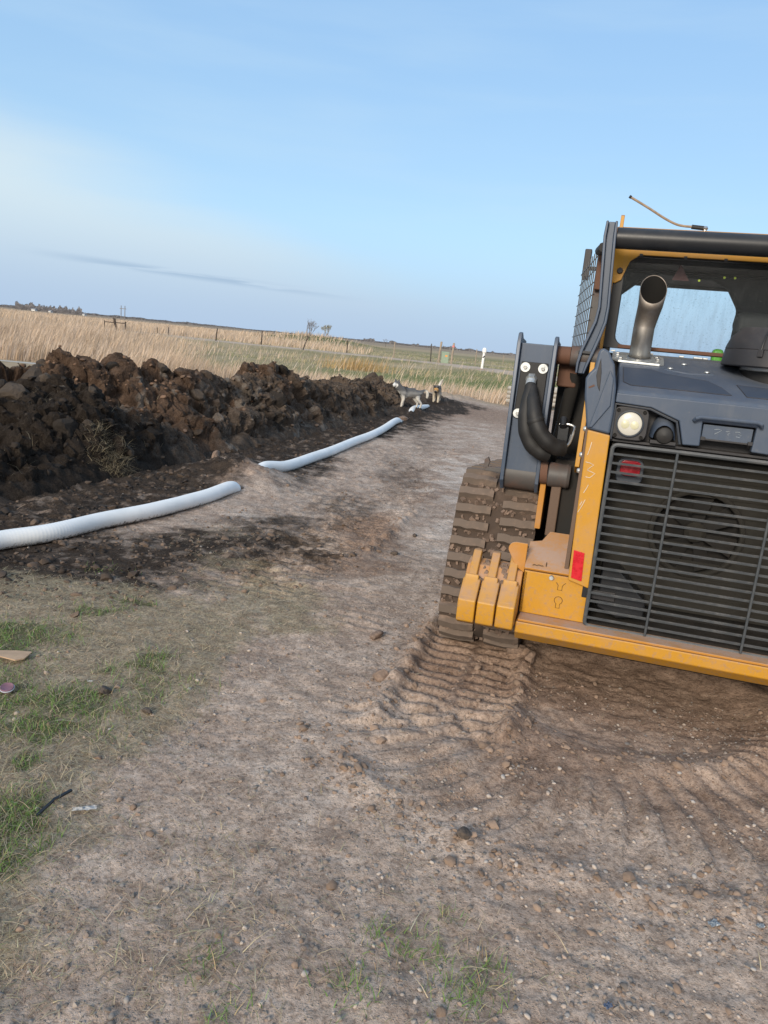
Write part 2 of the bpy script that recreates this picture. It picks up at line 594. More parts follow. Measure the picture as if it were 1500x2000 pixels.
# ================================================================== GROUND
TOE0 = Vector((-3.25, 5.75)); TOE1 = Vector((0.15, 17.6))
TD = (TOE1 - TOE0).normalized(); TN = Vector((-TD.y, TD.x))      # along and away (left) from the toe of the spoil pile
PIPE_PX = [(-260, 1098), (-120, 1080), (0, 1055), (100, 1040), (200, 1016), (300, 996), (400, 971), (452, 954), (464, 947), (485, 938), (512, 922), (560, 911), (612, 893),
           (650, 880), (690, 863), (722, 851), (748, 838), (774, 823), (783, 817), (790, 813), (797, 809), (806, 804), (825, 795), (842, 786), (856, 778)]
PIPE = [gp(u, v, 0.06) for u, v in PIPE_PX]
PIPE2 = [(p.x, p.y) for p in PIPE]
MID_TREAD = [(-0.95, 4.0), (-0.55, 5.3), (-0.02, 7.3), (0.45, 9.2), (0.85, 11.5)]
ROAD = [(-400, 190), (-140, 112), (-44, 82), (-24, 76.5), (-16, 70), (-10.5, 71), (-3.7, 69), (3.2, 66), (7.8, 58.5), (12, 48), (20, 36), (40, 20)]


def loc(x, y):
    return (x - LO.x) * LX.x + (y - LO.y) * LX.y, (x - LO.x) * LY.x + (y - LO.y) * LY.y


def ground_h(x, y):
    """height of the yard and the plain"""
    x = np.asarray(x, float); y = np.asarray(y, float)
    near = 1 - sst(y, 12, 40)
    h = 0.020 * fbm(x * 0.7, y * 0.7, 1.0, 3) * near
    lumpy = 0.35 + 0.65 * sst(fbm(x * 0.9, y * 0.9, 5.0, 2), -0.3, 0.5)
    h = h + (0.009 * fbm(x * 5, y * 5, 2.0, 4) * lumpy + 0.0045 * fbm(x * 22, y * 22, 3.0, 3)) * near
    lx, ly = loc(x, y)
    # prints of the left track, straight behind the machine
    wob = 0.03 * noise3(x * 4, y * 4, 9.0)
    a = sst(lx, -1.06, -1.0) * (1 - sst(lx, -0.56, -0.50)) * sst(ly, -0.72 + wob, -0.55) * (1 - sst(ly, 2.6, 2.8))
    left = 1 - sst(lx, -0.80, -0.775)
    ph = 2 * pi * (ly + 0.007 * noise3(lx * 3, ly * 3, 4.0)) / 0.096 + pi * left
    lug = sst(np.sin(ph), -0.12, 0.22)
    gap = 1 - np.exp(-((lx + 0.785) / 0.028)**2)
    wear = 0.70 + 0.30 * sst(fbm(x * 3, y * 3, 8.0, 2), -0.5, 0.2)
    h = h + a * (-0.030 + 0.026 * lug * gap * wear + 0.020 * (1 - gap))
    berm = np.exp(-((lx + 1.08) / 0.05)**2) + np.exp(-((lx + 0.50) / 0.055)**2) * 1.3
    h = h + berm * sst(ly, -0.75, -0.55) * (1 - sst(ly, 1.6, 2.4)) * (0.030 + 0.035 * fbm(x * 7, y * 7, 6.0, 3))
    # shallow scraped hollow under the counterweight
    hx, hy = (x - 1.27) / 0.66, (y - 3.42) / 0.56
    d = np.sqrt(hx**2 + hy**2) + 0.10 * fbm(x * 2.2, y * 2.2, 7.0, 3)
    h = h - 0.032 * (1 - sst(d, 0.78, 1.02)) + 0.026 * np.exp(-((d - 1.14) / 0.12)**2) * (0.15 + sst(x - 0.4 * (y - 3.4), 1.0, 1.8) * 1.2)
    h = h + 0.012 * (1 - sst(d, 0.85, 1.0)) * fbm(x * 9 + y * 4, y * 14, 2.2, 3) * 0.5
    # swath scuffed by the turning track
    rx, ry = x - 1.10, y - 3.40
    r = np.hypot(rx, ry); th = np.arctan2(ry, rx)
    sw = sst(r, 0.66, 0.76) * (1 - sst(r, 1.16, 1.36)) * sst(-th, 0.15, 0.5) * (1 - sst(-th, 2.75, 3.0))
    ridge = np.sin(th * 1.0 * 2 * pi / 0.125 + 20 * (r - 1.0)**2 + 5.0 * (r - 1) + 0.35 * noise3(x * 3, y * 3, 3.3))
    h = h + sw * (-0.014 + 0.022 * sst(ridge, -0.15, 0.30) * (0.5 + 0.5 * sst(fbm(x * 2.5, y * 2.5, 3.1, 2), -0.4, 0.3)))
    sw2 = sst(r, 1.42, 1.5) * (1 - sst(r, 1.75, 1.95)) * sst(-th, 0.3, 0.6) * (1 - sst(-th, 1.9, 2.3))
    h = h + sw2 * 0.002 * np.sin((r - 1.4) * 55 + 1.5 * noise3(x * 3, y * 3, 4.4))
    h = h + 0.018 * np.exp(-((r - 1.40) / 0.06)**2) * sst(-th, 0.3, 0.8) * (1 - sst(-th, 2.3, 2.8)) * (0.6 + fbm(x * 6, y * 6, 1.7, 3))
    # older prints along the drive
    dist, arc, side = seg_dist(x, y, MID_TREAD)
    b = (1 - sst(dist, 0.24, 0.30)) * sst(arc, 0.3, 0.9)
    b = b * sst(fbm(x * 1.3, y * 1.3, 12.0, 2), -0.55, 0.0)
    lugc = sst(np.sin(2 * pi * (arc + 0.04 * side) / 0.088 + pi * (side > 0)), -0.3, 0.4)
    h = h + b * (-0.014 + 0.020 * lugc)
    h = h + np.exp(-((side + 0.36) / 0.06)**2) * sst(arc, 1.2, 1.8) * (1 - sst(arc, 3.2, 3.8)) * (dist < 0.6) * (0.028 + 0.03 * fbm(x * 9, y * 9, 3.9, 3))
    d2, a2, s2 = seg_dist(x, y, [(-0.3, 3.2), (0.25, 4.8), (0.9, 7.5), (1.6, 11), (2.4, 16)])
    h = h + (1 - sst(d2, 0.22, 0.30)) * 0.006 * sst(np.sin(2 * pi * a2 / 0.09), -0.3, 0.4) * sst(fbm(x * 1.1, y * 1.1, 2.0, 2), -0.1, 0.4)
    # dug, crumbled strip next to the pile, small heap thrown over the pipe
    t = (x - TOE0.x) * TN.x + (y - TOE0.y) * TN.y
    s = (x - TOE0.x) * TD.x + (y - TOE0.y) * TD.y
    strip = sst(t, -1.3, -0.3) * sst(y, 3.2, 4.2) * (1 - sst(y, 19, 22)) * (1 - sst(t, 4, 5))
    rub = np.abs(fbm(x * 6, y * 6, 1.1, 4))
    h = h + strip * (0.035 * fbm(x * 3.1, y * 3.1, 4.1, 4) + 0.045 * rub)
    rough = np.exp(-((x + 0.75 - 0.12 * (y - 5)) / 0.75)**2) * sst(y, 3.9, 4.8) * (1 - sst(y, 11, 15))
    h = h + rough * 0.030 * (np.abs(fbm(x * 5 + 3, y * 5, 2.1, 4)) - 0.2)
    # heaps of loose dirt pushed over the pipe
    for (u, v, rr, hh) in ((481, 940, 0.58, 0.15), (430, 925, 0.55, 0.10), (492, 912, 0.36, 0.05), (790, 806, 0.75, 0.15), (775, 812, 0.5, 0.06), (838, 784, 1.3, 0.22), (870, 775, 1.6, 0.22)):
        q = gp(u, v)
        dd = np.hypot(x - q.x, (y - q.y) * 0.8) / rr
        h = h + hh * np.exp(-(dd * 1.25)**2.6) * (1 + 0.25 * fbm(x * 4, y * 4, 2.7, 3))
    # road bank and gentle roll of the plain
    dr, _, sr = seg_dist(x, y, ROAD)
    h = h + 0.30 * (1 - sst(dr, 4.5, 9.0)) * sst(y, 30, 44)
    h = h - 0.35 * np.exp(-((y - 32 - 0.10 * x) / 6.0)**2) * (1 - sst(np.abs(x + 5), 45, 80))
    h = h + 1.6 * np.exp(-((x + 17) / 13.0)**2 - ((y - 150) / 14.0)**2)                     # low bank in the pasture
    return h


def gz(x, y):
    return float(ground_h(np.array([x]), np.array([y]))[0])


def graded(lo, hi, a, b, step, grow):
    """fine coordinates between a and b, growing steps out to lo and hi"""
    c = list(np.arange(a, b, step))
    v, st = c[-1], step
    while v < hi:
        st *= grow; v += st; c.append(min(v, hi))
    v, st = c[0], step; pre = []
    while v > lo:
        st *= grow; v -= st; pre.append(max(v, lo))
    return np.array(sorted(set(pre)) + c)


gxs = graded(-6000, 6000, -2.5, 2.2, 0.0130, 1.07)
_gy = [1.2]
while _gy[-1] < 9000:
    _y = _gy[-1]
    _gy.append(_y + 0.0115 + 0.0065 * max(0, min(_y, 15) - 4.5) + 0.045 * max(0, _y - 15))
gys = np.concatenate([[-60, -30, -15, -8, -4, -2, -1, -0.4, 0, 0.3, 0.6, 0.8, 0.95, 1.05, 1.13], _gy])
GX, GY = np.meshgrid(gxs, gys)
gx, gy = GX.ravel(), GY.ravel()
gh = ground_h(gx, gy)


def mask_blobs(x, y, blobs, warp=0.35, freq=1.5, seed=0.0):
    """soft patches; blobs: (u, v, rx, ry, strength) placed by surveyed points"""
    wx = x + warp * fbm(x * freq, y * freq, 31.0 + seed, 3)
    wy = y + warp * fbm(x * freq, y * freq, 47.0 + seed, 3)
    m = np.zeros_like(x)
    for (bx, by, rx, ry, st) in blobs:
        d = np.sqrt(((wx - bx) / rx)**2 + ((wy - by) / ry)**2)
        m = np.maximum(m, st * (1 - sst(d, 0.30, 1.30)))
    return m


def ground_masks(x, y):
    t = (x - TOE0.x) * TN.x + (y - TOE0.y) * TN.y
    near = 1 - sst(y, 21, 25)
    n1 = fbm(x * 0.8, y * 0.8, 60.0, 4)
    n2 = fbm(x * 2.6, y * 2.6, 70.0, 4)
    # black topsoil beside the pile and the pipe
    dark = sst(t + 0.5 * n1 + 0.25 * n2, -1.45, -0.65) * near * sst(y, 3.4, 4.4)
    dark = np.maximum(dark, mask_blobs(x, y, [(-2.3, 4.75, 1.5, 0.95, 1.0), (-1.35, 5.3, 0.8, 0.6, 0.85), (-0.9, 6.0, .6, .8, .7), (-0.75, 5.3, 0.45, 0.9, 0.8), (-0.35, 7.0, 0.35, 1.2, 0.5),
                                              (0.15, 9.2, 0.4, 2.2, 0.4), (0.55, 13.5, 0.4, 3.0, 0.4), (1.4, 21.5, 0.8, 2.0, 0.6), (-1.0, 9.5, 0.5, 2.2, 0.75), (0.3, 15.6, .5, 2.5, .7)], 0.25, 2.2))
    n5 = fbm(x * 7.0, y * 7.0, 90.0, 4)
    dark = np.clip(dark * (0.78 + 0.22 * sst(n2, -0.6, 0.15)) * (0.62 + 0.38 * sst(n5, -0.45, 0.2)), 0, 1)
    # red-brown subsoil
    red = mask_blobs(x, y, [(-0.12, 6.2, 0.35, 1.0, 1.0), (-0.15, 5.2, 0.5, 0.4, 0.8), (-1.55, 7.9, 0.55, 0.75, 0.6), (1.2, 10.5, 1.0, 3.0, 0.35), (1.9, 17, 2.0, 5.0, 0.35), (0.85, 18.5, 0.9, 2.2, 0.9),
                            (0.45, 3.6, 0.40, 0.65, 0.9), (0.85, 2.75, 0.55, 0.35, 0.75), (1.35, 2.6, 0.6, 0.4, 0.65), (0.28, 2.55, 0.3, 0.3, 0.55), (1.3, 3.3, 0.8, 0.6, 0.6), (2.0, 3.0, 0.7, 0.7, 0.7),
                            (0.5, 8.5, 0.5, 1.8, .6), (2.5, 20, 1.8, 4, .7)], 0.22, 1.8, 3.0)
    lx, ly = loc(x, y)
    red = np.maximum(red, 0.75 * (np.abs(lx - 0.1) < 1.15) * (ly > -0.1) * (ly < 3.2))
    # pale dried dust and crushed stone
    pale = mask_blobs(x, y, [(1.1, 9.5, 0.9, 3.5, 0.95), (1.6, 15, 1.0, 4.0, 0.6), (0.60, 6.2, 0.45, 1.3, 0.8), (0.1, 4.1, 0.35, 0.5, 0.5), (-0.65, 4.05, 0.35, 0.16, 0.7), (-0.25, 2.45, 0.4, 0.3, 0.55), (-0.5, 1.75, 0.35, 0.25, 0.7),
                            (-1.15, 6.2, 0.5, 0.5, 0.65), (0.4, 1.55, 0.5, 0.15, 0.4), (-0.05, 2.0, 0.35, 0.2, 0.5), (1.0, 12.5, .6, 2.5, .55), (1.3, 1.75, .4, .2, .35)], 0.3, 2.0, 9.0)
    pale *= 0.35 + 0.65 * sst(n2, -0.3, 0.5)
    # dead grass and green patches
    edge = -0.95 + 0.30 * sst(y, 2.0, 3.9)
    straw = (1 - sst(x + 0.25 * n1 + 0.12 * n2 - edge, -0.12, 0.28)) * (1 - sst(y + 0.25 * n1 + 0.4 * (x + 1.5), 4.0, 4.5))
    straw = np.maximum(straw, mask_blobs(x, y, [(-0.7, 4.25, 0.6, 0.5, 0.9), (-0.95, 4.9, 0.4, 0.35, 0.6), (-0.40, 1.75, 0.35, 0.25, 0.28), (0.3, 1.62, 0.25, 0.15, 0.3), (-1.35, 5.8, 0.5, 0.5, 0.4)], 0.25, 2.2, 5.0))
    green = mask_blobs(x, y, [(-1.85, 3.45, 0.42, 0.25, 1.0), (-1.55, 3.85, 0.22, 0.10, 0.8), (-1.35, 4.02, 0.16, 0.08, 0.9), (-1.05, 3.25, 0.14, 0.10, 0.9), (-1.25, 2.85, 0.32, 0.15, 0.9), (-1.28, 2.62, 0.3, 0.12, 0.95),
                              (-1.20, 2.43, 0.10, 0.05, 0.9), (-1.12, 1.95, 0.16, 0.28, 0.95), (-1.6, 2.8, 0.3, 0.4, 0.7), (-0.95, 3.05, .22, .14, .5), (-1.7, 4.6, .2, .1, .3), (-1.0, 1.6, .12, .12, .5)], 0.12, 4.0, 2.0)
    return dark, red, pale, straw, green


m_dark, m_red, m_pale, m_straw, m_green = ground_masks(gx, gy)


# far pasture: tan reeds ground, green strips, gravel road, ploughed brown
def far_color(x, y):
    n = fbm(x * 0.05, y * 0.02, 3.0, 4); n3 = fbm(x * 0.02, y * 0.10, 8.0, 4)
    tan_ = np.array([0.44, 0.335, 0.225]); grn = np.array([0.165, 0.195, 0.075]); pal = np.array([0.42, 0.36, 0.24]); brn = np.array([0.24, 0.185, 0.145])
    c = np.tile(tan_, (len(x), 1))
    def put(m, col):
        nonlocal c
        c = c * (1 - m[:, None]) + col * m[:, None]
    put(0.25 * sst(n, -0.2, 0.6), pal)
    rg = sst(x + 0.12 * (y - 70) + 6 * n, -22, 6) * sst(y, 28, 36)
    put(0.7 * rg * sst(n3, -0.30, 0.2) * (1 - sst(y, 170, 260)), grn)
    put(rg * sst(-n3, 0.05, 0.5) * 0.7, pal)
    bank = np.exp(-((y - 41 - 0.02 * x) / 7.0)**2) * sst(x, -26, -12)
    put(np.clip(bank * (0.5 + 0.9 * n3), 0, 0.65), grn * 1.15)
    put(sst(y, 300, 420) * (0.75 + 0.25 * sst(n3, -0.3, 0.3)), brn * 1.35)
    put(sst(n3, 0.15, 0.3) * sst(y, 300, 400) * 0.6, pal)
    hill = np.exp(-((x + 17) / 13.0)**2 - ((y - 150) / 14.0)**2)
    put(np.clip(hill * 1.3, 0, 1), grn * 0.75)
    dr, _, _ = seg_dist(x, y, ROAD)
    put((1 - sst(dr, 3.3, 3.9)) * sst(y, 30, 40), np.array([0.54, 0.43, 0.34]))
    put(np.exp(-((y - 24.6 - 0.1 * (x + 12)) / 0.55)**4) * (x < -11.2) * (x > -60), np.array([0.62, 0.60, 0.56]))
    return c


far = sst(gy + 2.0 * fbm(gx * 0.4, gy * 0.4, 15.0, 3), 23.5, 26.5)
far = np.maximum(far, (gx < -7.5 + 0.3 * fbm(gx, gy, 1.0, 2)) * sst(gy, 6, 8.0))
far = np.maximum(far, sst(-gy, -0.5, 4))
fc = far_color(gx, gy)
nx, ny = len(gxs), len(gys)
idx = np.arange(nx * ny).reshape(ny, nx)
gf = np.stack([idx[:-1, :-1], idx[:-1, 1:], idx[1:, 1:], idx[1:, :-1]], -1).reshape(-1, 4)
gme = np_mesh('ground', np.stack([gx, gy, gh], 1), gf, True,
              {'masks': np.stack([m_dark, m_red, m_pale, far], 1), 'grass': np.stack([m_straw, m_green, np.zeros_like(gx), np.ones_like(gx)], 1), 'field': fc})


def _ground(k, out):
    co = objco(k)
    a = k.n('ShaderNodeAttribute', attribute_name='masks')
    mk = k.n('ShaderNodeSeparateColor', i={0: a.outputs['Color']})
    b = k.n('ShaderNodeAttribute', attribute_name='grass')
    mg = k.n('ShaderNodeSeparateColor', i={0: b.outputs['Color']})
    fcol = k.n('ShaderNodeAttribute', attribute_name='field').outputs['Color']
    n0 = k.noise(co, 1.3, 5, 0.6)
    n4 = k.noise(co, 17, 6, 0.7)

    def m(v, lo=0.25, hi=0.75, am=0.5):
        return k.step(k.math('ADD', v, k.math('MULTIPLY', k.math('SUBTRACT', n4, 0.5), am)), lo, hi)
    base = k.mix(k.step(n0, 0.3, 0.7), (0.455, 0.350, 0.280), (0.570, 0.460, 0.378))
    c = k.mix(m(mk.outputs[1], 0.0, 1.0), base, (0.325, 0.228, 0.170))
    c = k.mix(m(mk.outputs[2], 0.2, 0.85, 0.8), c, (0.64, 0.54, 0.46))
    c = k.mix(m(mk.outputs[0], 0.0, 0.78, 0.6), c, (0.060, 0.047, 0.038))
    c = k.mix(k.math('MULTIPLY', m(mg.outputs[0], 0.25, 0.85, 0.9), 0.75), c, (0.36, 0.30, 0.205))
    c = k.mix(k.math('MULTIPLY', m(mg.outputs[1], 0.25, 0.85, 0.9), 0.7), c, (0.075, 0.095, 0.035))
    c, h, peb, g1, g2 = soil_nodes(k, co, c)
    wetless = k.math('SUBTRACT', 1.0, k.math('MULTIPLY', mk.outputs[0], 0.8))
    c = k.mix(k.math('MULTIPLY', peb, k.math('MULTIPLY', wetless, 0.55)), c, (0.36, 0.315, 0.275))
    nf = k.noise(k.n('ShaderNodeMapping', i={0: co, 'Scale': (0.5, 0.35, 1)}).outputs[0], 1.0, 8, 0.7)
    fcv = k.mix(k.step(nf, 0.35, 0.65, 0.0, 0.55), fcol, k.mix(1.0, fcol, (0.62, 0.62, 0.55), 'MULTIPLY'))
    c = k.mix(a.outputs['Alpha'], c, fcv)
    hh = k.math('ADD', h, k.math('MULTIPLY', peb, 0.5))
    principled(k, out, c, 0.97, 0, bump(k, hh, 0.9, 0.016), 0.04)
mat('ground', _ground)
gme.materials.append(MATS['ground'])
ground = link(bpy.data.objects.new('ground', gme))
tag(ground, 'bare dirt and gravel yard running out into flat pasture', 'ground', kind='structure')

# ================================================================== SPOIL PILE
PEAKS = [  # u, v, distance, radius along, radius across, how black, how red
    (-160, 725, 8.6, 1.3, 1.2, .3, .8), (-60, 715, 8.9, 1.2, 1.2, .3, .8), (20, 712, 9.1, 1.1, 1.1, .2, .9), (112, 690, 9.3, 1.0, 1.1, .1, 1), (170, 704, 9.5, 0.9, 1.0, .1, .9), (232, 712, 9.8, 0.9, 1.0, .1, .9), (296, 705, 10.2, 1.0, 1.1, .1, .8),
    (345, 719, 10.6, .8, 1.0, .2, .7), (385, 722, 11.0, 0.9, 1.1, .2, .6), (425, 737, 11.3, .9, 1.0, .3, .5),
    (-120, 770, 7.4, 1.1, 1.2, 1, 0), (-30, 755, 7.6, 1.1, 1.2, 1, 0), (55, 744, 7.8, 0.95, 1.2, 1, 0), (135, 735, 8.05, 0.95, 1.2, 1, 0), (200, 775, 8.1, 0.8, .95, 1, .1), (262, 835, 8.0, 0.7, .8, .9, .1), (330, 790, 8.6, .7, .8, .5, .4), (395, 835, 8.7, .55, .6, .4, .4),
    (60, 850, 6.75, .7, .7, .9, .0), (-60, 860, 6.5, .7, .7, .9, 0), (150, 870, 7.0, .6, .6, .8, 0),
    (470, 728, 11.9, 1.0, 1.1, .3, .5), (497, 708, 12.4, 1.0, 1.1, .2, .6), (530, 702, 12.8, 1.0, 1.2, .2, .7), (563, 706, 13.1, .9, 1.1, .3, .5), (590, 733, 13.4, 1.0, 1.1, .4, .4), (640, 746, 14.2, 1.1, 1.1, .4, .4),
    (470, 790, 10.4, .8, .8, .5, .3), (560, 775, 11.8, .9, .9, .5, .4), (640, 790, 12.8, .8, .8, .5, .3), (680, 752, 15.0, 1.0, 1.1, .5, .3), (718, 739, 15.8, .9, 1.1, .5, .2), (745, 731, 16.4, 0.8, 1.1, .4, .3), (768, 745, 16.9, .7, 1.0, .5, .3),
    (700, 785, 14.5, .8, .8, .5, .3), (745, 775, 16.0, .7, .8, .6, .2), (785, 766, 18.3, .8, .9, .6, .3), (812, 776, 20.5, .9, .9, .6, .3), (840, 778, 22.5, 1.0, .9, .6, .3), (875, 783, 22.8, .8, .7, .7, .3)]
ps = np.arange(-2.2, 19.5, 0.024); pt = np.arange(-0.35, 4.2, 0.026)
PS, PT = np.meshgrid(ps, pt)
psr, ptr = PS.ravel(), PT.ravel()
px_ = TOE0.x + TD.x * psr + TN.x * ptr; py_ = TOE0.y + TD.y * psr + TN.y * ptr
ws = 0.28 * fbm(psr * 1.1, ptr * 1.1, 21.0, 3); wtt = 0.28 * fbm(psr * 1.1, ptr * 1.1, 27.0, 3)
hp = 0.52 * sst(ptr, -0.05, 1.1) * (1 - sst(ptr, 2.4, 3.9)) * (1 - sst(psr, 14.5, 17.5)) + 0 * psr
black = np.full_like(psr, 0.45); redm = np.full_like(psr, 0.3); wsum = np.full_like(psr, 0.15)
black *= 0.15; redm *= 0.15
for (u, v, yd, rs_, rt_, kb, kr) in PEAKS:
    q = aty(u, v, yd)
    s0 = (q.x - TOE0.x) * TD.x + (q.y - TOE0.y) * TD.y; t0 = (q.x - TOE0.x) * TN.x + (q.y - TOE0.y) * TN.y
    d = np.sqrt(((psr + ws * 0.5 - s0) / rs_)**2 + ((ptr + wtt * 0.5 - t0) / rt_)**2)
    hp = np.maximum(hp, q.z * (1 - np.clip(d, 0, 1)**1.35))
    wg = np.exp(-(d * 1.1)**2)
    black += kb * wg; redm += kr * wg; wsum += wg
black /= wsum; redm /= wsum
envl = sst(ptr, -0.25, 0.55) * sst(psr, -2.2, -1.4) * (1 - sst(ptr, 3.6, 4.15))
hp = np.minimum(hp, 0.06 + np.clip(ptr + 0.15, 0, 9) * 1.05)
hp = hp * envl
P3 = np.stack([px_, py_, hp], 1)
nps, npt = len(ps), len(pt)


def grid_normals(P, m, n):
    G = P.reshape(m, n, 3)
    du = np.gradient(G, axis=1); dv = np.gradient(G, axis=0)
    N = np.cross(du, dv).reshape(-1, 3)
    N /= np.linalg.norm(N, axis=1)[:, None] + 1e-9
    N[N[:, 2] < 0] *= -1
    return N


def chunky(P, N, amp, env):
    """broken, blocky soil: facets of cellular noise at three sizes plus crumbs"""
    x, y, z = P.T
    wx = x + 0.10 * fbm(x * 2.5, y * 2.5, z * 2.5, 3); wy = y + 0.10 * fbm(x * 2.5 + 9, y * 2.5, z * 2.5, 3); wz = z + 0.08 * fbm(x * 2.5, y * 2.5 + 7, z * 2.5, 3)
    d = 0
    for fr, am in ((1.3, 0.17), (3.0, 0.085), (7.0, 0.038), (15.0, 0.014)):
        v_, e = facets(wx * fr, wy * fr, wz * fr * 1.2, 0.65)
        d = d + am * v_ + am * 0.45 * (sst(e, 0.0, 0.16) - 1)
    d = d + 0.030 * fbm(x * 12, y * 12, z * 12, 4) * 0.7 + 0.06 * fbm(x * 1.6, y * 1.6, z * 1.6, 3)
    return P + N * (d * amp * env)[:, None], d


PN = grid_normals(P3, npt, nps)
env2 = sst(hp, 0.01, 0.28)
P3, dsp = chunky(P3, PN, 1.0, env2)
PN = grid_normals(P3, npt, nps)
x, y, z = P3.T
P3 = P3 + PN * (0.016 * fbm(x * 24, y * 24, z * 24, 3) * env2)[:, None]
P3[:, 2] += ground_h(P3[:, 0], P3[:, 1]) * (1 - env2) * 0.9 - 0.10 * (1 - sst(hp, 0.0, 0.06))
nc = fbm(x * 0.9, y * 0.9, z * 0.9, 4); nc2 = fbm(x * 3.0, y * 3.0, z * 3.0 + 4, 4)
blk = np.clip(sst(black + 0.35 * nc + 0.22 * nc2, 0.40, 0.80), 0, 1)
rdm = np.clip(sst(redm - 0.2 * nc + 0.25 * nc2, 0.35, 0.85), 0, 1)
gry = sst(nc2 + 0.5 * nc, 0.25, 0.65)
pidx = np.arange(nps * npt).reshape(npt, nps)
pf = np.stack([pidx[:-1, :-1], pidx[:-1, 1:], pidx[1:, 1:], pidx[1:, :-1]], -1).reshape(-1, 4)
pme = np_mesh('earth', P3, pf, True, {'soil': np.stack([blk, rdm, gry, np.ones_like(blk)], 1)})


def _pile(k, out):
    co = objco(k)
    a = k.n('ShaderNodeAttribute', attribute_name='soil')
    mk = k.n('ShaderNodeSeparateColor', i={0: a.outputs['Color']})
    n4 = k.noise(co, 6, 6, 0.7)

    def m(v, lo=0.25, hi=0.75, am=0.6):
        return k.step(k.math('ADD', v, k.math('MULTIPLY', k.math('SUBTRACT', n4, 0.5), am)), lo, hi)
    c = k.mix(k.step(n4, 0.3, 0.7), (0.085, 0.066, 0.052), (0.140, 0.110, 0.088))
    c = k.mix(m(mk.outputs[1]), c, (0.118, 0.080, 0.058))
    c = k.mix(k.math('MULTIPLY', m(mk.outputs[2], 0.35, 0.9), 0.75), c, (0.21, 0.185, 0.16))
    c = k.mix(m(mk.outputs[0], 0.2, 0.9), c, (0.040, 0.033, 0.028))
    c, h, peb, g1, g2 = soil_nodes(k, co, c, 0.9)
    c = k.mix(k.math('MULTIPLY', peb, 0.12), c, (0.25, 0.21, 0.17))
    principled(k, out, c, 0.95, 0, bump(k, k.math('ADD', h, k.math('MULTIPLY', g1, 0.8)), 1.0, 0.035), 0.05)
mat('pile', _pile)
pme.materials.append(MATS['pile'])
pme.set_sharp_from_angle(angle=radians(32))
pile = empty('spoil_pile', (TOE0.x, TOE0.y, 0))
pile_inv = Matrix.Translation((-TOE0.x, -TOE0.y, 0))
pme.transform(pile_inv)
link(bpy.data.objects.new('earth', pme), pile)
tag(pile, 'long ridge of freshly dug black and brown earth beside the white pipe', 'dirt pile')
# ================================================================== COMPACT TRACK LOADER
CX = 0.22
loader = empty('track_loader', LO, -HD)
tag(loader, 'yellow and slate grey compact track loader seen from its rear grille', 'track loader')


def hoodz(y):
    return 1.487 + 0.26 * y


def mir(x):
    return 2 * CX - x


# ---- chassis and rear frame
mb = MB()
mb.box(-0.50, mir(-0.50), 0.40, 2.55, 0.24, 1.10)
mb.box(-0.36, mir(-0.36), 0.42, 0.70, 1.0, 1.46)
mb.box(-0.56, mir(-0.56), 0.72, 0.80, 0.70, 1.66)
mb.build('chassis', 'dusty_black', loader, 0.01)

beam = MB()
beam.prism([(-0.10, 0.372), (-0.10, 0.318), (-0.03, 0.262), (0.42, 0.235), (0.42, 0.300), (0.0, 0.372)], 'x', -0.556, mir(-0.556))
beam = beam.build('rear_beam', 'yellow', loader, 0.006)
lip = MB()
lip.box(-0.548, mir(-0.548), -0.098, 0.02, 0.3745, 0.386)
lip.build('dusty_lip', 'yellow_dusty', beam, 0.003)
skid = MB()
skid.prism([(0.0, 0.258), (0.05, 0.228), (0.6, 0.205), (0.6, 0.232)], 'x', -0.40, mir(-0.40))
skid.build('skid_plate', 'dusty_black', beam, 0.004)

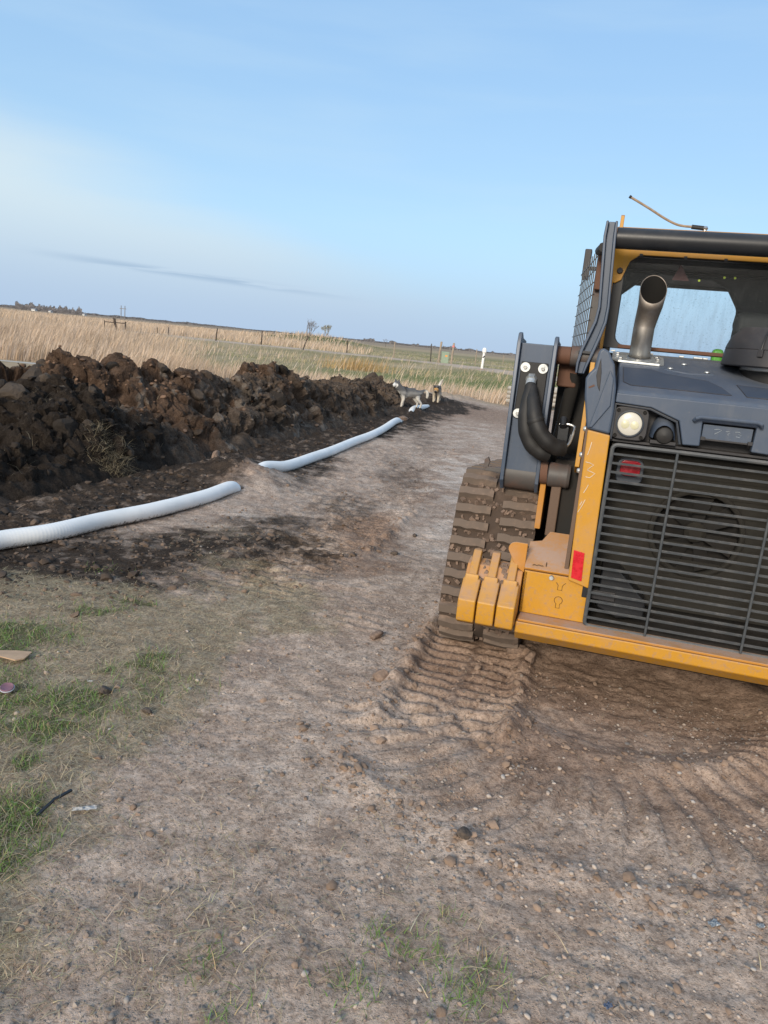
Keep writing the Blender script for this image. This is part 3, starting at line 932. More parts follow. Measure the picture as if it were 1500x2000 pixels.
for sgn in (0, 1):
    f = (lambda x: x) if sgn == 0 else mir
    x0, x1 = sorted((f(-0.553), f(-0.235)))
    sp = MB()
    sp.box(x0, x1, 0.0, 0.03, 0.3875, 0.60)
    sp.prism([(f(-0.553), 0.0), (f(-0.553), 0.46), (f(-0.535), 0.46), (f(-0.535), 0.031), (f(-0.535), 0.0)], 'z', 0.3885, 0.598)
    side = sp.build('side_panel', 'yellow', loader, 0.005)
    sh = MB()      # sloping shelf above the panel
    sh.prism([(f(-0.556), 0.0), (f(-0.345), 0.0), (f(-0.345), 0.30), (f(-0.47), 0.30), (f(-0.50), 0.22), (f(-0.556), 0.20)], 'z', 0, 0.012,
             Matrix.Translation((0, -0.006, 0.606)) @ Matrix.Rotation(radians(26), 4, 'X'))
    sh.build('shelf', 'yellow_dusty', side, 0.003)
    wg = MB()
    pts = [(f(-0.556), 0.58), (f(-0.60), 0.605)] + [(f(-0.610 + 0.035 * cos(a)), 0.690 + 0.035 * sin(a)) for a in np.linspace(radians(195), radians(90), 7)] + [(f(-0.556), 0.725)]
    wg.prism(pts, 'y', 0.02, 0.032)
    wg.build('guard_wing', 'yellow_dusty', side, 0.003)
    bl = MB(); bl.lathe([(0.0, -0.012), (0.010, -0.012), (0.012, -0.008), (0.012, 0.001)], (f(-0.424), 0, 0.585), 'y', 14)
    bl.build('bolt', 'zinc', side)
    ic = MB()      # lamp and arrow outline pressed into the panel
    arc = [(f(-0.377) + 0.019 * cos(a), -0.0015, 0.478 + 0.019 * sin(a)) for a in np.linspace(radians(-62), radians(242), 16)]
    ic.tube(arc + [(f(-0.377) - 0.009, -0.0015, 0.440), (f(-0.377) + 0.009, -0.0015, 0.440)], 0.0012, 4, closed=True)
    ic.build('lamp_mark', 'ink', side)
    ic = MB()
    ic.tube([(f(-0.378) - 0.020, -0.0015, 0.566), (f(-0.378) - 0.010, -0.0015, 0.553), (f(-0.378) - 0.010, -0.0015, 0.530), (f(-0.378) + 0.010, -0.0015, 0.530), (f(-0.378) + 0.010, -0.0015, 0.553), (f(-0.378) + 0.024, -0.0015, 0.569)], 0.0012, 4)
    ic.build('arrow_mark', 'ink', side)
    # tall corner post with side plate
    po = MB()
    po.prism([(f(-0.362), 1.303), (f(-0.262), 1.289), (f(-0.250), 0.567), (f(-0.347), 0.592)], 'y', -0.022, 0.02)
    post = po.build('corner_post', 'yellow', loader, 0.006, seg=3)
    pl = MB()
    pl.prism([(0.021, 0.60), (0.021, 1.33), (0.04, 1.44), (0.10, 1.545), (0.20, 1.60), (0.30, 1.60), (0.34, 1.50), (0.34, 0.78), (0.30, 0.72)], 'x', *sorted((f(-0.372), f(-0.352))))
    pl.build('side_plate', 'brown_side', post, 0.003)  # shadowed side of the post, its shade painted in as brown
    ed = MB()
    ed.prism([(0.20, 1.10), (0.24, 1.601), (0.34, 1.601), (0.344, 1.05)], 'x', *sorted((f(-0.398), f(-0.376))))
    ed.build('plate_edge', 'yellow', post, 0.003)
    for (yy, zz) in ((0.045, 1.18), (0.045, 1.105), (0.06, 1.38), (0.05, 1.30), (0.12, 1.50)):
        b = MB(); b.lathe([(0.0, 0.012), (0.008, 0.011), (0.012, 0.006), (0.013, 0.0)] if sgn else [(0.013, 0.0), (0.012, -0.006), (0.008, -0.011), (0.0, -0.012)], (f(-0.372), yy, zz), 'x', 10)
        b.build('bolt', 'zinc', post)
    rf = MB()
    rf.prism([(f(-0.341), 0.742), (f(-0.291), 0.735), (f(-0.285), 0.597), (f(-0.335), 0.607)], 'y', -0.0262, -0.0222)
    o = rf.build('reflector', 'red_reflector', post, 0.0015)
    tag(o, 'red reflective strip low on the yellow post')
    # sculpted plastic shoulder of the hood
    hs = MB()
    hs.prism([(f(-0.368), 1.306), (f(-0.264), 1.2915), (f(-0.262), 1.40), (f(-0.268), 1.50), (f(-0.290), 1.600), (f(-0.322), 1.655), (f(-0.350), 1.668), (f(-0.366), 1.650), (f(-0.374), 1.575), (f(-0.392), 1.555), (f(-0.405), 1.53), (f(-0.398), 1.45)], 'y', -0.012, 0.30)
    shoulder = hs.build('hood_shoulder', 'slate', loader, 0.016, seg=4)
    vt = MB()
    vt.prism([(f(-0.352), 1.625), (f(-0.340), 1.560), (f(-0.336), 1.475), (f(-0.350), 1.500), (f(-0.362), 1.545)], 'y', -0.0145, 0.02)
    vt.build('vent_slot', 'black_plastic', shoulder, 0.003)
    rb = MB()
    rb.prism([(f(-0.305), 1.575), (f(-0.285), 1.54), (f(-0.280), 1.42), (f(-0.345), 1.315), (f(-0.360), 1.312), (f(-0.335), 1.43)], 'y', -0.021, -0.0105)
    rb.build('shoulder_rib', 'slate', shoulder, 0.008, seg=3)
    if sgn == 0:
        sc = MB(); sc.prism([(-0.387, 1.492), (-0.365, 1.505), (-0.360, 1.499), (-0.384, 1.486)], 'y', -0.0142, -0.011)
        tag(sc.build('scrape', 'rust', shoulder), 'orange scrape on the plastic shoulder')
        ck = MB()
        def stroke(*p):
            ck.tube([(a, -0.0235, b) for a, b in p], 0.0016, 5)
        stroke((-0.336, 1.250), (-0.340, 1.22), (-0.346, 1.190))
        stroke((-0.350, 1.158), (-0.330, 1.155), (-0.312, 1.148), (-0.326, 1.135), (-0.337, 1.121), (-0.318, 1.116), (-0.301, 1.110), (-0.312, 1.097), (-0.322, 1.088), (-0.340, 1.090))
        stroke((-0.322, 1.055), (-0.328, 1.038), (-0.338, 1.015))
        stroke((-0.326, 0.985), (-0.336, 0.955), (-0.350, 0.922)); stroke((-0.338, 0.975), (-0.346, 0.955))
        ck.build('chalk_mark', 'chalk', post)

# markings on the shelf edge
mk = MB()
mk.tube([(-0.520, -0.006, 0.632), (-0.512, -0.004, 0.637), (-0.500, -0.005, 0.634), (-0.490, -0.004, 0.638), (-0.478, -0.005, 0.635), (-0.470, -0.004, 0.637)], 0.002, 4)
mk.tube([(-0.457, 0.03, 0.646), (-0.457, 0.005, 0.634)], 0.002, 4)
mk.build('stamped_mark', 'ink', loader)

# ---- ribbed bumper block in front of the left track (and its twin)
for sgn in (0, 1):
    f = (lambda x: x) if sgn == 0 else mir
    bk = MB()
    bk.prism([(-0.10, 0.345), (-0.10, 0.43), (0.02, 0.585), (0.10, 0.60), (0.10, 0.33)], 'x', *sorted((f(-0.832), f(-0.560))))
    bumper = bk.build('bumper', 'yellow_dusty', loader, 0.006)
    for i in range(3):
        a = -0.838 + i * 0.0925
        b = a + 0.0885
        r = MB()
        lo = [(-0.155, 0.345), (-0.160, 0.375), (-0.158, 0.452), (-0.062, 0.532), (0.03, 0.532), (0.03, 0.335), (-0.12, 0.325)]
        r.prism(lo, 'x', *sorted((f(a + 0.004 + 0.010 * 0), f(b))))
        r.build('bumper_rib', 'yellow', bumper, 0.007, seg=3)
        m_ = 0.5 * (a + b)
        r = MB()
        r.prism([(-0.068, 0.500), (-0.064, 0.535), (0.005, 0.605), (0.055, 0.648), (0.085, 0.648), (0.085, 0.50)], 'x', *sorted((f(m_ - 0.020), f(m_ + 0.020))))
        r.prism([(-0.145, 0.4635), (-0.068, 0.5275), (-0.055, 0.555), (-0.035, 0.545), (-0.035, 0.46)], 'x', *sorted((f(m_ - 0.033), f(m_ + 0.033))))
        r.build('bumper_finger', 'yellow', bumper, 0.006, seg=3)
        if i < 2:
            r = MB()
            for q in range(26):
                cxx = b + 0.003 + random.uniform(-0.018, 0.018); t = random.random()
                yy = -0.075 + 0.12 * t + random.uniform(-0.01, 0.01); zz = 0.448 + 0.15 * t
                rr = random.uniform(0.008, 0.018)
                M = Matrix.Translation((f(cxx), yy, zz)) @ Euler((random.random() * 6, random.random() * 6, 0)).to_matrix().to_4x4()
                r.box(-rr, rr, -rr * .8, rr * .8, -rr * .6, rr * .6, M)
            tag(r.build('caked_dirt', 'clod_dust', bumper, 0.003), kind='stuff') if 'clod_dust' in MATS else None

# ---- tracks
def belt_path(off=0.0, n=26):
    """closed side profile (y,z): rear idler, raised drive sprocket, front idler"""
    cs = [(0.545, 0.268, 0.25), (0.70, 0.685, 0.235), (2.15, 0.60, 0.19), (2.35, 0.268, 0.25)]
    pts = []
    m = len(cs)
    for i in range(m):
        (ya, za, ra) = cs[i - 1]; (yb, zb, rb) = cs[i]; (yc, zc, rc) = cs[(i + 1) % m]
        def outn(p, q, rp, rq):
            dy, dz = q[0] - p[0], q[1] - p[1]; L = math.hypot(dy, dz)
            base = atan2(dz, dy); k = math.acos((rp - rq) / L)
            return base + k
        a0 = outn((ya, za), (yb, zb), ra, rb); a1 = outn((yb, zb), (yc, zc), rb, rc)
        while a1 > a0: a1 -= 2 * pi
        while a1 < a0 - 2 * pi: a1 += 2 * pi
        for t in np.linspace(0, 1, n):
            a = a0 + (a1 - a0) * t
            pts.append((yb + (rb + off) * cos(a), zb + (rb + off) * sin(a)))
    return pts


def resample(pts, step):
    P = np.array(pts + [pts[0]]); L = np.concatenate([[0], np.cumsum(np.hypot(*np.diff(P, axis=0).T))])
    n = int(round(L[-1] / step)); s = np.linspace(0, L[-1], n, endpoint=False)
    y_ = np.interp(s, L, P[:, 0]); z_ = np.interp(s, L, P[:, 1])
    ty = np.interp((s + 0.01) % L[-1], L, P[:, 0]) - np.interp((s - 0.01) % L[-1], L, P[:, 0]); tz = np.interp((s + 0.01) % L[-1], L, P[:, 1]) - np.interp((s - 0.01) % L[-1], L, P[:, 1])
    return y_, z_, np.arctan2(tz, ty)


def lug_mesh(seed, w, mat_='tread_lug'):
    rr = random.Random(seed)
    m_ = MB()
    n = 5; vs = []
    for i in range(n + 1):
        x_ = -w / 2 + w * i / n
        j = rr.uniform(-0.004, 0.004)
        hh = 0.034 + rr.uniform(-0.003, 0.003)
        if i in (0, n): hh -= 0.006
        vs += [(x_, -0.031 + j, -0.008), (x_, -0.021 + j, hh), (x_, 0.021 + j, hh + rr.uniform(-.003, .002)), (x_, 0.030 + j, -0.008)]
    fs = []
    for i in range(n):
        for k in range(3):
            fs.append((4 * i + k, 4 * i + k + 1, 4 * i + 5 + k, 4 * i + 4 + k))
    fs += [(0, 1, 2, 3), tuple(4 * n + k for k in (3, 2, 1, 0))]
    m_.add(vs, fs)
    me = m_.mesh('lug', mat_, 28)
    return me


lugs = [lug_mesh(s, 0.190) for s in range(6)]
bp = belt_path()
for sgn in (0, 1):
    cxm = -0.775 if sgn == 0 else mir(-0.775)
    n = len(bp)
    b = MB()
    inner = belt_path(-0.05)
    prof = [(-0.225, bp, 0), (0.225, bp, 0)]
    vs = []
    for i in range(n):
        vs += [(cxm - 0.222, *bp[i]), (cxm + 0.222, *bp[i]), (cxm + 0.222, *inner[i]), (cxm - 0.222, *inner[i])]
    fs = []
    for i in range(n):
        j = (i + 1) % n
        for k in range(4):
            fs.append((4 * i + k, 4 * i + (k + 1) % 4, 4 * j + (k + 1) % 4, 4 * j + k))
    b.add(vs, fs)
    track = b.build('track', 'tread_rubber', loader, 0, 40)
    yy, zz, aa = resample(bp, 0.092)
    for i in range(len(yy)):
        # every second row is staggered to the other side
        for side in (-1, 1):
            k = i
            if side == 1:
                j = (i + 1) % len(yy)
                da = (aa[j] - aa[i] + pi) % (2 * pi) - pi
                y_, z_, a_ = 0.5 * (yy[i] + yy[j]), 0.5 * (zz[i] + zz[j]), aa[i] + da / 2
            else:
                y_, z_, a_ = yy[i], zz[i], aa[i]
            if y_ > 1.6 and sgn == 1:
                continue
            lo_ = bpy.data.objects.new('lug', lugs[(i * 2 + side) % 6])
            # local z = outward, local y = along belt
            ny_, nz_ = -sin(a_), cos(a_)
            lo_.matrix_world = Matrix(((1, 0, 0, cxm + side * 0.124), (0, cos(a_), ny_, y_), (0, sin(a_), nz_, z_), (0, 0, 0, 1)))
            link(lo_, track)
    # dirt packed between the lugs
    dm = MB()
    rr = random.Random(5 + sgn)
    for q in range(1500):
        i = rr.randrange(len(yy)); t = rr.uniform(0.25, 0.75)
        if yy[i] > 1.3: continue
        j = (i + 1) % len(yy)
        y_ = yy[i] + (yy[j] - yy[i]) * t; z_ = zz[i] + (zz[j] - zz[i]) * t
        xx = rr.uniform(-0.21, 0.21)
        if xx > 0.03 : y_, z_ = yy[i] + (yy[j] - yy[i]) * (t - .5), zz[i] + (zz[j] - zz[i]) * (t - .5)
        s_ = rr.uniform(0.003, 0.011) if rr.random() < .93 else rr.uniform(.011, .016)
        ny_, nz_ = -sin(aa[i]), cos(aa[i])
        M = Matrix.Translation((cxm + xx, y_ + ny_ * 0.006, z_ + nz_ * 0.006)) @ Euler((rr.random() * 6, rr.random() * 6, rr.random() * 6)).to_matrix().to_4x4()
        dm.box(-s_ * 1.3, s_ * 1.3, -s_, s_, -s_ * .7, s_ * .7, M)
    tag(dm.build('packed_dirt', 'clod_dust', track), kind='stuff')
    wh = MB()
    for (yc, zc, rc) in ((0.545, 0.268, 0.20), (0.70, 0.685, 0.19), (2.35, 0.268, 0.20)):
        wh.lathe([(0.0, -0.10), (rc - .02, -0.10), (rc, -0.06), (rc, 0.06), (rc - .02, 0.10), (0, 0.10)], (cxm, yc, zc), 'x', 24)
    wh.box(cxm - 0.09, cxm + 0.09, 0.70, 2.2, 0.15, 0.45)
    wh.build('track_frame', 'dusty_black', track, 0.004)

# ---- hood
hd = MB()
hd.prism([(0.004, 1.470), (0.012, 1.485), (0.03, hoodz(0.03)), (0.665, hoodz(0.665)), (0.665, 1.46), (0.35, 1.46), (0.03, 1.435)], 'x', -0.262, mir(-0.262))
hood = hd.build('hood', 'slate', loader, 0.012, seg=4)
fa = MB()   # rear fascia with openings for the lamp pocket and the number plate
P = [(-0.262, 1.480), (-0.262, 1.437), (-0.108, 1.430), (0.016, 1.385), (0.046, 1.284), (0.116, 1.287), (0.112, 1.392), (0.328, 1.392), (0.324, 1.287), (mir(0.046), 1.284), (mir(0.016), 1.385), (mir(-0.108), 1.430), (mir(-0.262), 1.437), (mir(-0.262), 1.480)]
fa.prism(P, 'y', -0.008, 0.030)
fa.build('rear_fascia', 'slate', hood, 0.006, seg=3)
fb = MB()
fb.box(-0.268, mir(-0.268), 0.10, 0.13, 1.25, 1.45)
fb.box(-0.268, mir(-0.268), 0.031, 0.13, 1.262, 1.272)
fb.build('pocket_back', 'black_plastic', hood)
fe = MB()
fe.tube([(-0.258, 0.004, 1.272), (-0.258, 0.004, 1.430), (-0.110, 0.004, 1.423), (0.008, 0.004, 1.380), (0.036, 0.004, 1.285)], 0.006, 8)
fe.build('pocket_trim', 'slate_dark', hood)
fe = MB()
fe.tube([(mir(-0.258), 0.004, 1.272), (mir(-0.258), 0.004, 1.430), (mir(-0.110), 0.004, 1.423), (mir(0.008), 0.004, 1.380), (mir(0.036), 0.004, 1.285)], 0.006, 8)
fe.build('pocket_trim', 'slate_dark', hood)
def onh(x, y, d=0.0):
    return (x, y, hoodz(y) + d)
for pts in ([(-0.262 + 0.02, 0.395), (-0.116, 0.398), (-0.046, 0.346), (0.134, 0.292), (0.190, 0.207), (0.222, 0.100), (-0.205, 0.105), (-0.238, 0.150)],
            [(0.262, 0.275), (0.44, 0.258), (0.60, 0.30), (0.685, 0.30), (0.66, 0.10), (0.285, 0.098)]):
    ip = MB()
    n = len(pts)
    ip.add([onh(a, b, 0.0028) for a, b in pts] + [onh(a, b, -0.004) for a, b in pts], [tuple(range(n)), tuple(range(2 * n - 1, n - 1, -1))] + [(i, i + n, (i + 1) % n + n, (i + 1) % n) for i in range(n)])
    ip.build('inset_panel', 'slate_panel', hood)
    # edge groove
    gr = MB(); gr.tube([onh(a, b, 0.001) for a, b in pts], 0.0025, 5, closed=True)
    gr.build('panel_groove', 'black_plastic', hood)
fl = MB()
pts = [(-0.050 + 0.0, 0.425), (-0.03, 0.50), (0.046, 0.560), (0.12, 0.54), (0.172, 0.47), (0.176, 0.408), (0.06, 0.385)]
n = len(pts)
fl.add([onh(a, b, 0.004) for a, b in pts] + [onh(a, b, -0.002) for a, b in pts], [tuple(range(n)), tuple(range(2 * n - 1, n - 1, -1))] + [(i, i + n, (i + 1) % n + n, (i + 1) % n) for i in range(n)])
flap = fl.build('fuel_flap', 'slate', hood, 0.0012)
for (a, b) in ((-0.022, 0.435), (0.046, 0.535), (0.145, 0.425)):
    q = MB(); q.lathe([(0.014, 0.0), (0.013, 0.004), (0.008, 0.008), (0.0, 0.009)], onh(a, b, 0.004), 'z', 12)
    q.build('bolt', 'zinc', flap)
hg = MB()
hg.prism([(-0.262, 0.655), (mir(-0.262), 0.655), (mir(-0.262), 0.70), (-0.262, 0.70)], 'z', hoodz(0.66) - 0.02, hoodz(0.66) + 0.008)
hinge = hg.build('rear_strip', 'slate_dark', hood, 0.003)
for a in (-0.30, -0.11, 0.04, 0.11, 0.13, 0.155):
    q = MB(); q.box(a - 0.012, a + 0.012, 0.664, 0.685, hoodz(0.66) + 0.008, hoodz(0.66) + 0.016)
    q.build('clip', 'zinc', hinge, 0.002)

# lamp, camera pod
lh = MB()
c0 = (-0.186, -0.0, 1.349)
rs = [(c0[0] + 0.078 * (abs(cos(a))**0.42) * (1 if cos(a) > 0 else -1), c0[2] + 0.074 * (abs(sin(a))**0.42) * (1 if sin(a) > 0 else -1)) for a in np.linspace(0, 2 * pi, 40, endpoint=False)]
lh.prism(rs, 'y', 0.006, 0.095)
lamp = lh.build('work_lamp', 'black_plastic', loader, 0.005)
rg = MB(); rg.lathe([(0.058, 0.005), (0.060, -0.003), (0.056, -0.005), (0.052, 0.0), (0.052, 0.006)], c0, 'y', 32)
rg.build('bezel', 'slate_dark', lamp)
le = MB(); le.lathe([(0.0, -0.006), (0.02, -0.0055), (0.04, -0.003), (0.0525, 0.003), (0.0525, 0.008)], c0, 'y', 32)
le.build('lens', 'lamp_lens', lamp)
for dx_ in (-0.019, 0.021):
    q = MB(); q.lathe([(0.0, -0.009), (0.012, -0.0085), (0.018, -0.0060), (0.018, -0.004)], (c0[0] + dx_, c0[1], c0[2] - 0.004), 'y', 20)
    q.build('emitter', 'lens_dot', lamp)
for sx, sz in ((-1, 1), (1, 1), (-1, -1), (1, -1)):
    q = MB(); q.lathe([(0.0, 0.003), (0.0065, 0.003), (0.008, -0.001), (0.008, 0.007)], (c0[0] + sx * 0.056, c0[1], c0[2] + sz * 0.056), 'y', 12)
    q.build('screw', 'soot', lamp)
pod = MB()
pv = []
for i, (yy_, s_) in enumerate(((0.09, 1.0), (0.05, 0.98), (0.0, 0.90), (-0.02, 0.80))):
    pv.append([(-0.038 + 0.055 * s_ * cos(a), yy_, 1.300 + 0.105 * s_ * sin(a) * (1.0 if yy_ > 0.02 else 0.72)) for a in np.linspace(0, pi, 14)])
vs = [p for r_ in pv for p in r_]
fs = []
for i in range(3):
    for k in range(13):
        fs.append((i * 14 + k, i * 14 + k + 1, (i + 1) * 14 + k + 1, (i + 1) * 14 + k))
pod.add(vs, fs)
podo = pod.build('camera_pod', 'slate', loader)
q = MB(); q.lathe([(0.0, -0.022), (0.018, -0.020), (0.034, -0.012), (0.042, 0.004), (0.043, 0.03)], (-0.034, 0.0, 1.316), 'y', 22)
q.build('camera_eye', 'black_rubber', podo)
q = MB(); q.box(-0.09, 0.02, -0.002, 0.05, 1.274, 1.290); q.build('pod_base', 'black_plastic', podo, 0.003)

# handle and number plate recess
hh = MB()
hh.tube([(0.076, -0.005, 1.397), (0.076, -0.032, 1.400), (0.080, -0.040, 1.408), (0.096, -0.042, 1.4145), (0.21, -0.042, 1.4155), (0.322, -0.042, 1.4165), (0.338, -0.040, 1.410), (0.343, -0.032, 1.402), (0.343, -0.005, 1.399)], 0.0085, 10)
hh.build('grab_handle', 'slate', loader)
np_ = MB(); np_.box(0.118, 0.320, 0.004, 0.012, 1.318, 1.384)
plate = np_.build('latch_plate', 'slate', loader, 0.003)
np_ = MB(); np_.box(0.114, 0.134, -0.006, 0.014, 1.314, 1.330); np_.box(0.306, 0.326, -0.006, 0.014, 1.314, 1.330)
np_.box(0.134, 0.306, 0.000, 0.014, 1.315, 1.323)
np_.build('latch_clip', 'black_plastic', plate, 0.002)
ck = MB()
def stroke2(*p):
    ck.tube([(a, 0.0035, b) for a, b in p], 0.0011, 5)
stroke2((0.165, 1.366), (0.182, 1.369), (0.195, 1.366), (0.182, 1.355), (0.168, 1.346))
stroke2((0.212, 1.362), (0.226, 1.364), (0.230, 1.356), (0.221, 1.352), (0.224, 1.346))
stroke2((0.250, 1.364), (0.266, 1.366), (0.274, 1.360), (0.262, 1.356), (0.276, 1.352), (0.270, 1.343), (0.256, 1.345))
ck.build('chalk_number', 'chalk_faint', plate)

# ---- grille
gr = MB()
gx0, gx1, gz0, gz1 = -0.243, mir(-0.243), 0.384, 1.250
def rr_path(x0, x1, z0, z1, r, y):
    out = []
    for (cx_, cz_, a0) in ((x1 - r, z1 - r, 0), (x0 + r, z1 - r, 90), (x0 + r, z0 + r, 180), (x1 - r, z0 + r, 270)):
        for a in np.linspace(a0, a0 + 90, 5):
            out.append((cx_ + r * cos(radians(a)), y, cz_ + r * sin(radians(a))))
    return out
gr.tube(rr_path(gx0, gx1, gz0, gz1, 0.022, -0.012), 0.0095, 8, closed=True)
grille = gr.build('grille', 'grille_bar', loader)
barme = MB().box(-(gx1 - gx0) / 2, (gx1 - gx0) / 2, -0.006, 0.006, -0.0040, 0.0040).mesh('bar', 'grille_bar')
nb = 20
for i in range(nb):
    o = link(bpy.data.objects.new('bar', barme), grille)
    o.location = ((gx0 + gx1) / 2, -0.010, gz0 + (gz1 - gz0) * (i + 1) / (nb + 1))
    o.rotation_euler = (radians(random.uniform(6, 10)), radians(random.uniform(-.06, .06)), 0)
rod = MB().tube([(0, 0, gz0 + 0.004), (0, 0, gz1 - 0.004)], 0.006, 8).mesh('rod', 'grille_bar')
for a in (0.032, 0.445, 0.62):
    o = link(bpy.data.objects.new('rod', rod), grille)
    o.location = (a, -0.0245, 0)
# behind the bars
sb = MB()
sb.box(-0.246, -0.232, 0.0, 0.30, 0.39, 1.25); sb.box(mir(-0.232), mir(-0.246), 0.0, 0.30, 0.39, 1.25)
sb.box(-0.23, mir(-0.23), 0.002, 0.36, 0.375, 0.384)
sb.build('cooler_housing', 'dusty_black', loader)
# cooler core with a round fan opening: ring of quads
core = MB()
fc0, fz0, rad = 0.205, 0.850, 0.205
ang = [2 * pi * k / 40 for k in range(40)]
vs = [(fc0 + rad * cos(a), 0.25, fz0 + rad * sin(a)) for a in ang]
ob = []
for a in ang:
    t = min((0.44 if cos(a) > 0 else 0.44) / max(abs(cos(a)), 1e-6), (0.40) / max(abs(sin(a)), 1e-6))
    ob.append((fc0 + t * cos(a), 0.25, fz0 + t * sin(a)))
vs += ob
core.add(vs, [(k, (k + 1) % 40, 40 + (k + 1) % 40, 40 + k) for k in range(40)])
cor = core.build('fan_shroud', 'radiator', loader)
rgm = MB(); rgm.tube([(fc0 + rad * cos(a), 0.24, fz0 + rad * sin(a)) for a in ang], 0.014, 8, closed=True); rgm.build('shroud_ring', 'radiator', cor)
bkm = MB(); bkm.box(-0.23, mir(-0.23), 0.33, 0.345, 0.385, 1.25); bkm.build('core_back', 'dusty_black', cor)
hub = MB(); hub.lathe([(0.0, -0.03), (0.03, -0.03), (0.05, -0.015), (0.055, 0.03)], (fc0, 0.28, fz0), 'y', 20); hub.build('fan_hub', 'radiator', cor)
for k in range(7):
    a = 2 * pi * k / 7 + 0.3
    bl = MB()
    M = Matrix.Translation((fc0, 0.285, fz0)) @ Matrix.Rotation(a, 4, 'Y')
    bl.add([M @ Vector(p) for p in ((0.05, -0.015, -0.02), (0.19, -0.02, -0.045), (0.195, 0.02, 0.045), (0.05, 0.012, 0.025))], [(0, 1, 2, 3)])
    bl.build('fan_blade', 'dusty_black', cor)
for zz_ in np.linspace(0.46, 1.20, 10):
    m_ = MB(); m_.box(-0.22, mir(-0.22), 0.244, 0.2475, zz_ - 0.006, zz_ + 0.006); m_.build('core_fin', 'radiator', cor)
tl = MB()
rs = [(-0.150 + 0.060 * (abs(cos(a))**0.5) * (1 if cos(a) > 0 else -1), 1.130 + 0.058 * (abs(sin(a))**0.5) * (1 if sin(a) > 0 else -1)) for a in np.linspace(0, 2 * pi, 28, endpoint=False)]
tl.prism(rs, 'y', 0.05, 0.10)
tail = tl.build('tail_lamp', 'slate_dark', loader, 0.006)
q = MB(); q.prism([(-0.150 + (a + 0.150) * 0.74, 1.146 + (b - 1.130) * 0.62) for a, b in rs], 'y', 0.036, 0.052); q.build('red_lens', 'red_lens', tail, 0.004)
bx_ = MB()
bx_.prism([(-0.20, 0.46), (-0.20, 0.66), (-0.12, 0.66), (0.02, 0.52), (0.02, 0.44), (-0.1, 0.42)], 'y', 0.06, 0.20)
bx_.build('lower_bracket', 'black_paint', cor, 0.01)
bx_ = MB(); bx_.box(-0.235, -0.12, 0.05, 0.10, 0.50, 0.545); bx_.build('hinge_block', 'black_plastic', cor, 0.004)
bx_ = MB(); bx_.box(-0.275, -0.243, -0.004, 0.05, 0.515, 0.585); bx_.build('grille_hinge', 'black_paint', loader, 0.004)

# ---- exhaust
bp_ = MB()
q = [(-0.300, 0.640), (-0.300, 0.520), (-0.270, 0.485), (-0.072, 0.472), (-0.050, 0.490), (-0.050, 0.600), (-0.075, 0.640)]
n = len(q)
bp_.add([onh(a, b, 0.012) for a, b in q] + [onh(a, b, 0.001) for a, b in q], [tuple(range(n)), tuple(range(2 * n - 1, n - 1, -1))] + [(i, i + n, (i + 1) % n + n, (i + 1) % n) for i in range(n)])
exh = bp_.build('exhaust_base', 'zinc', loader, 0.002)
for a, b in ((-0.275, 0.610), (-0.275, 0.575), (-0.085, 0.585), (-0.08, 0.545), (-0.26, 0.52)):
    m_ = MB(); m_.lathe([(0.012, 0), (0.012, 0.006), (0.008, 0.010), (0.0, 0.010)], onh(a, b, 0.011), 'z', 6); m_.build('nut', 'steel', exh)
ec = Vector((-0.170, 0.555, 1.63))
axis = [ec + Vector((0, 0, 0.0)), ec + Vector((0, 0, 0.16))]
R0_ = 0.22
for a in np.linspace(4, 30, 8):
    axis.append(ec + Vector((0.012 * a / 30, -R0_ * (1 - cos(radians(a))), 0.16 + R0_ * sin(radians(a)))))
last = axis[-1]; tdir = Vector((0.012, -sin(radians(30)), cos(radians(30))))
seg = 30
vs = []; rad0 = 0.051
rings = []
for i, p in enumerate(axis):
    a = 0 if i < 2 else np.linspace(4, 30, 8)[i - 2]
    t = Vector((0, -sin(radians(a)), cos(radians(a)))); nrm = Vector((1, 0, 0)); bn = t.cross(nrm)
    rr_ = rad0 + 0.008 * max(0, (i - 1)) / 8
    rings.append([p + (nrm * cos(2 * pi * k / seg) + bn * sin(2 * pi * k / seg)) * rr_ for k in range(seg)])
# oblique mouth: slanted cut plane facing rear
pn = Vector((0.05, -0.90, 0.42)).normalized(); pc = last + tdir * 0.085
a = 30; t = Vector((0, -sin(radians(a)), cos(radians(a)))); nrm = Vector((1, 0, 0)); bn = t.cross(nrm)
mouth = []
for k in range(seg):
    p0 = last + (nrm * cos(2 * pi * k / seg) + bn * sin(2 * pi * k / seg)) * (rad0 + 0.013)
    s_ = (pc - p0).dot(pn) / t.dot(pn)
    mouth.append(p0 + t * max(s_, 0.002))
rings.append(mouth)
et = MB()
vs = [p for r_ in rings for p in r_]
et.add(vs, [(i * seg + k, i * seg + (k + 1) % seg, (i + 1) * seg + (k + 1) % seg, (i + 1) * seg + k) for i in range(len(rings) - 1) for k in range(seg)])
eo = et.build('exhaust_pipe', 'exhaust_steel', loader)
eo.data.materials.append(MATS['soot'])
sol = eo.modifiers.new('wall', 'SOLIDIFY'); sol.thickness = 0.003; sol.offset = -1
ei = MB()
ctr = [sum(r_, Vector()) / seg for r_ in rings]
ei.add([ctr[i] + (p - ctr[i]) * 0.94 for i in range(1, len(rings)) for p in rings[i]], [(i * seg + k, (i + 1) * seg + k, (i + 1) * seg + (k + 1) % seg, i * seg + (k + 1) % seg) for i in range(len(rings) - 2) for k in range(seg)] + [tuple(range(seg))])
ei.build('sooty_bore', 'soot', eo)
wl = MB(); wl.tube([(ec.x + 0.055 * cos(a), ec.y + 0.055 * sin(a), onh(0, ec.y + 0.055 * sin(a), 0.014)[2]) for a in np.linspace(0, 2 * pi, 24, endpoint=False)], 0.005, 6, closed=True)
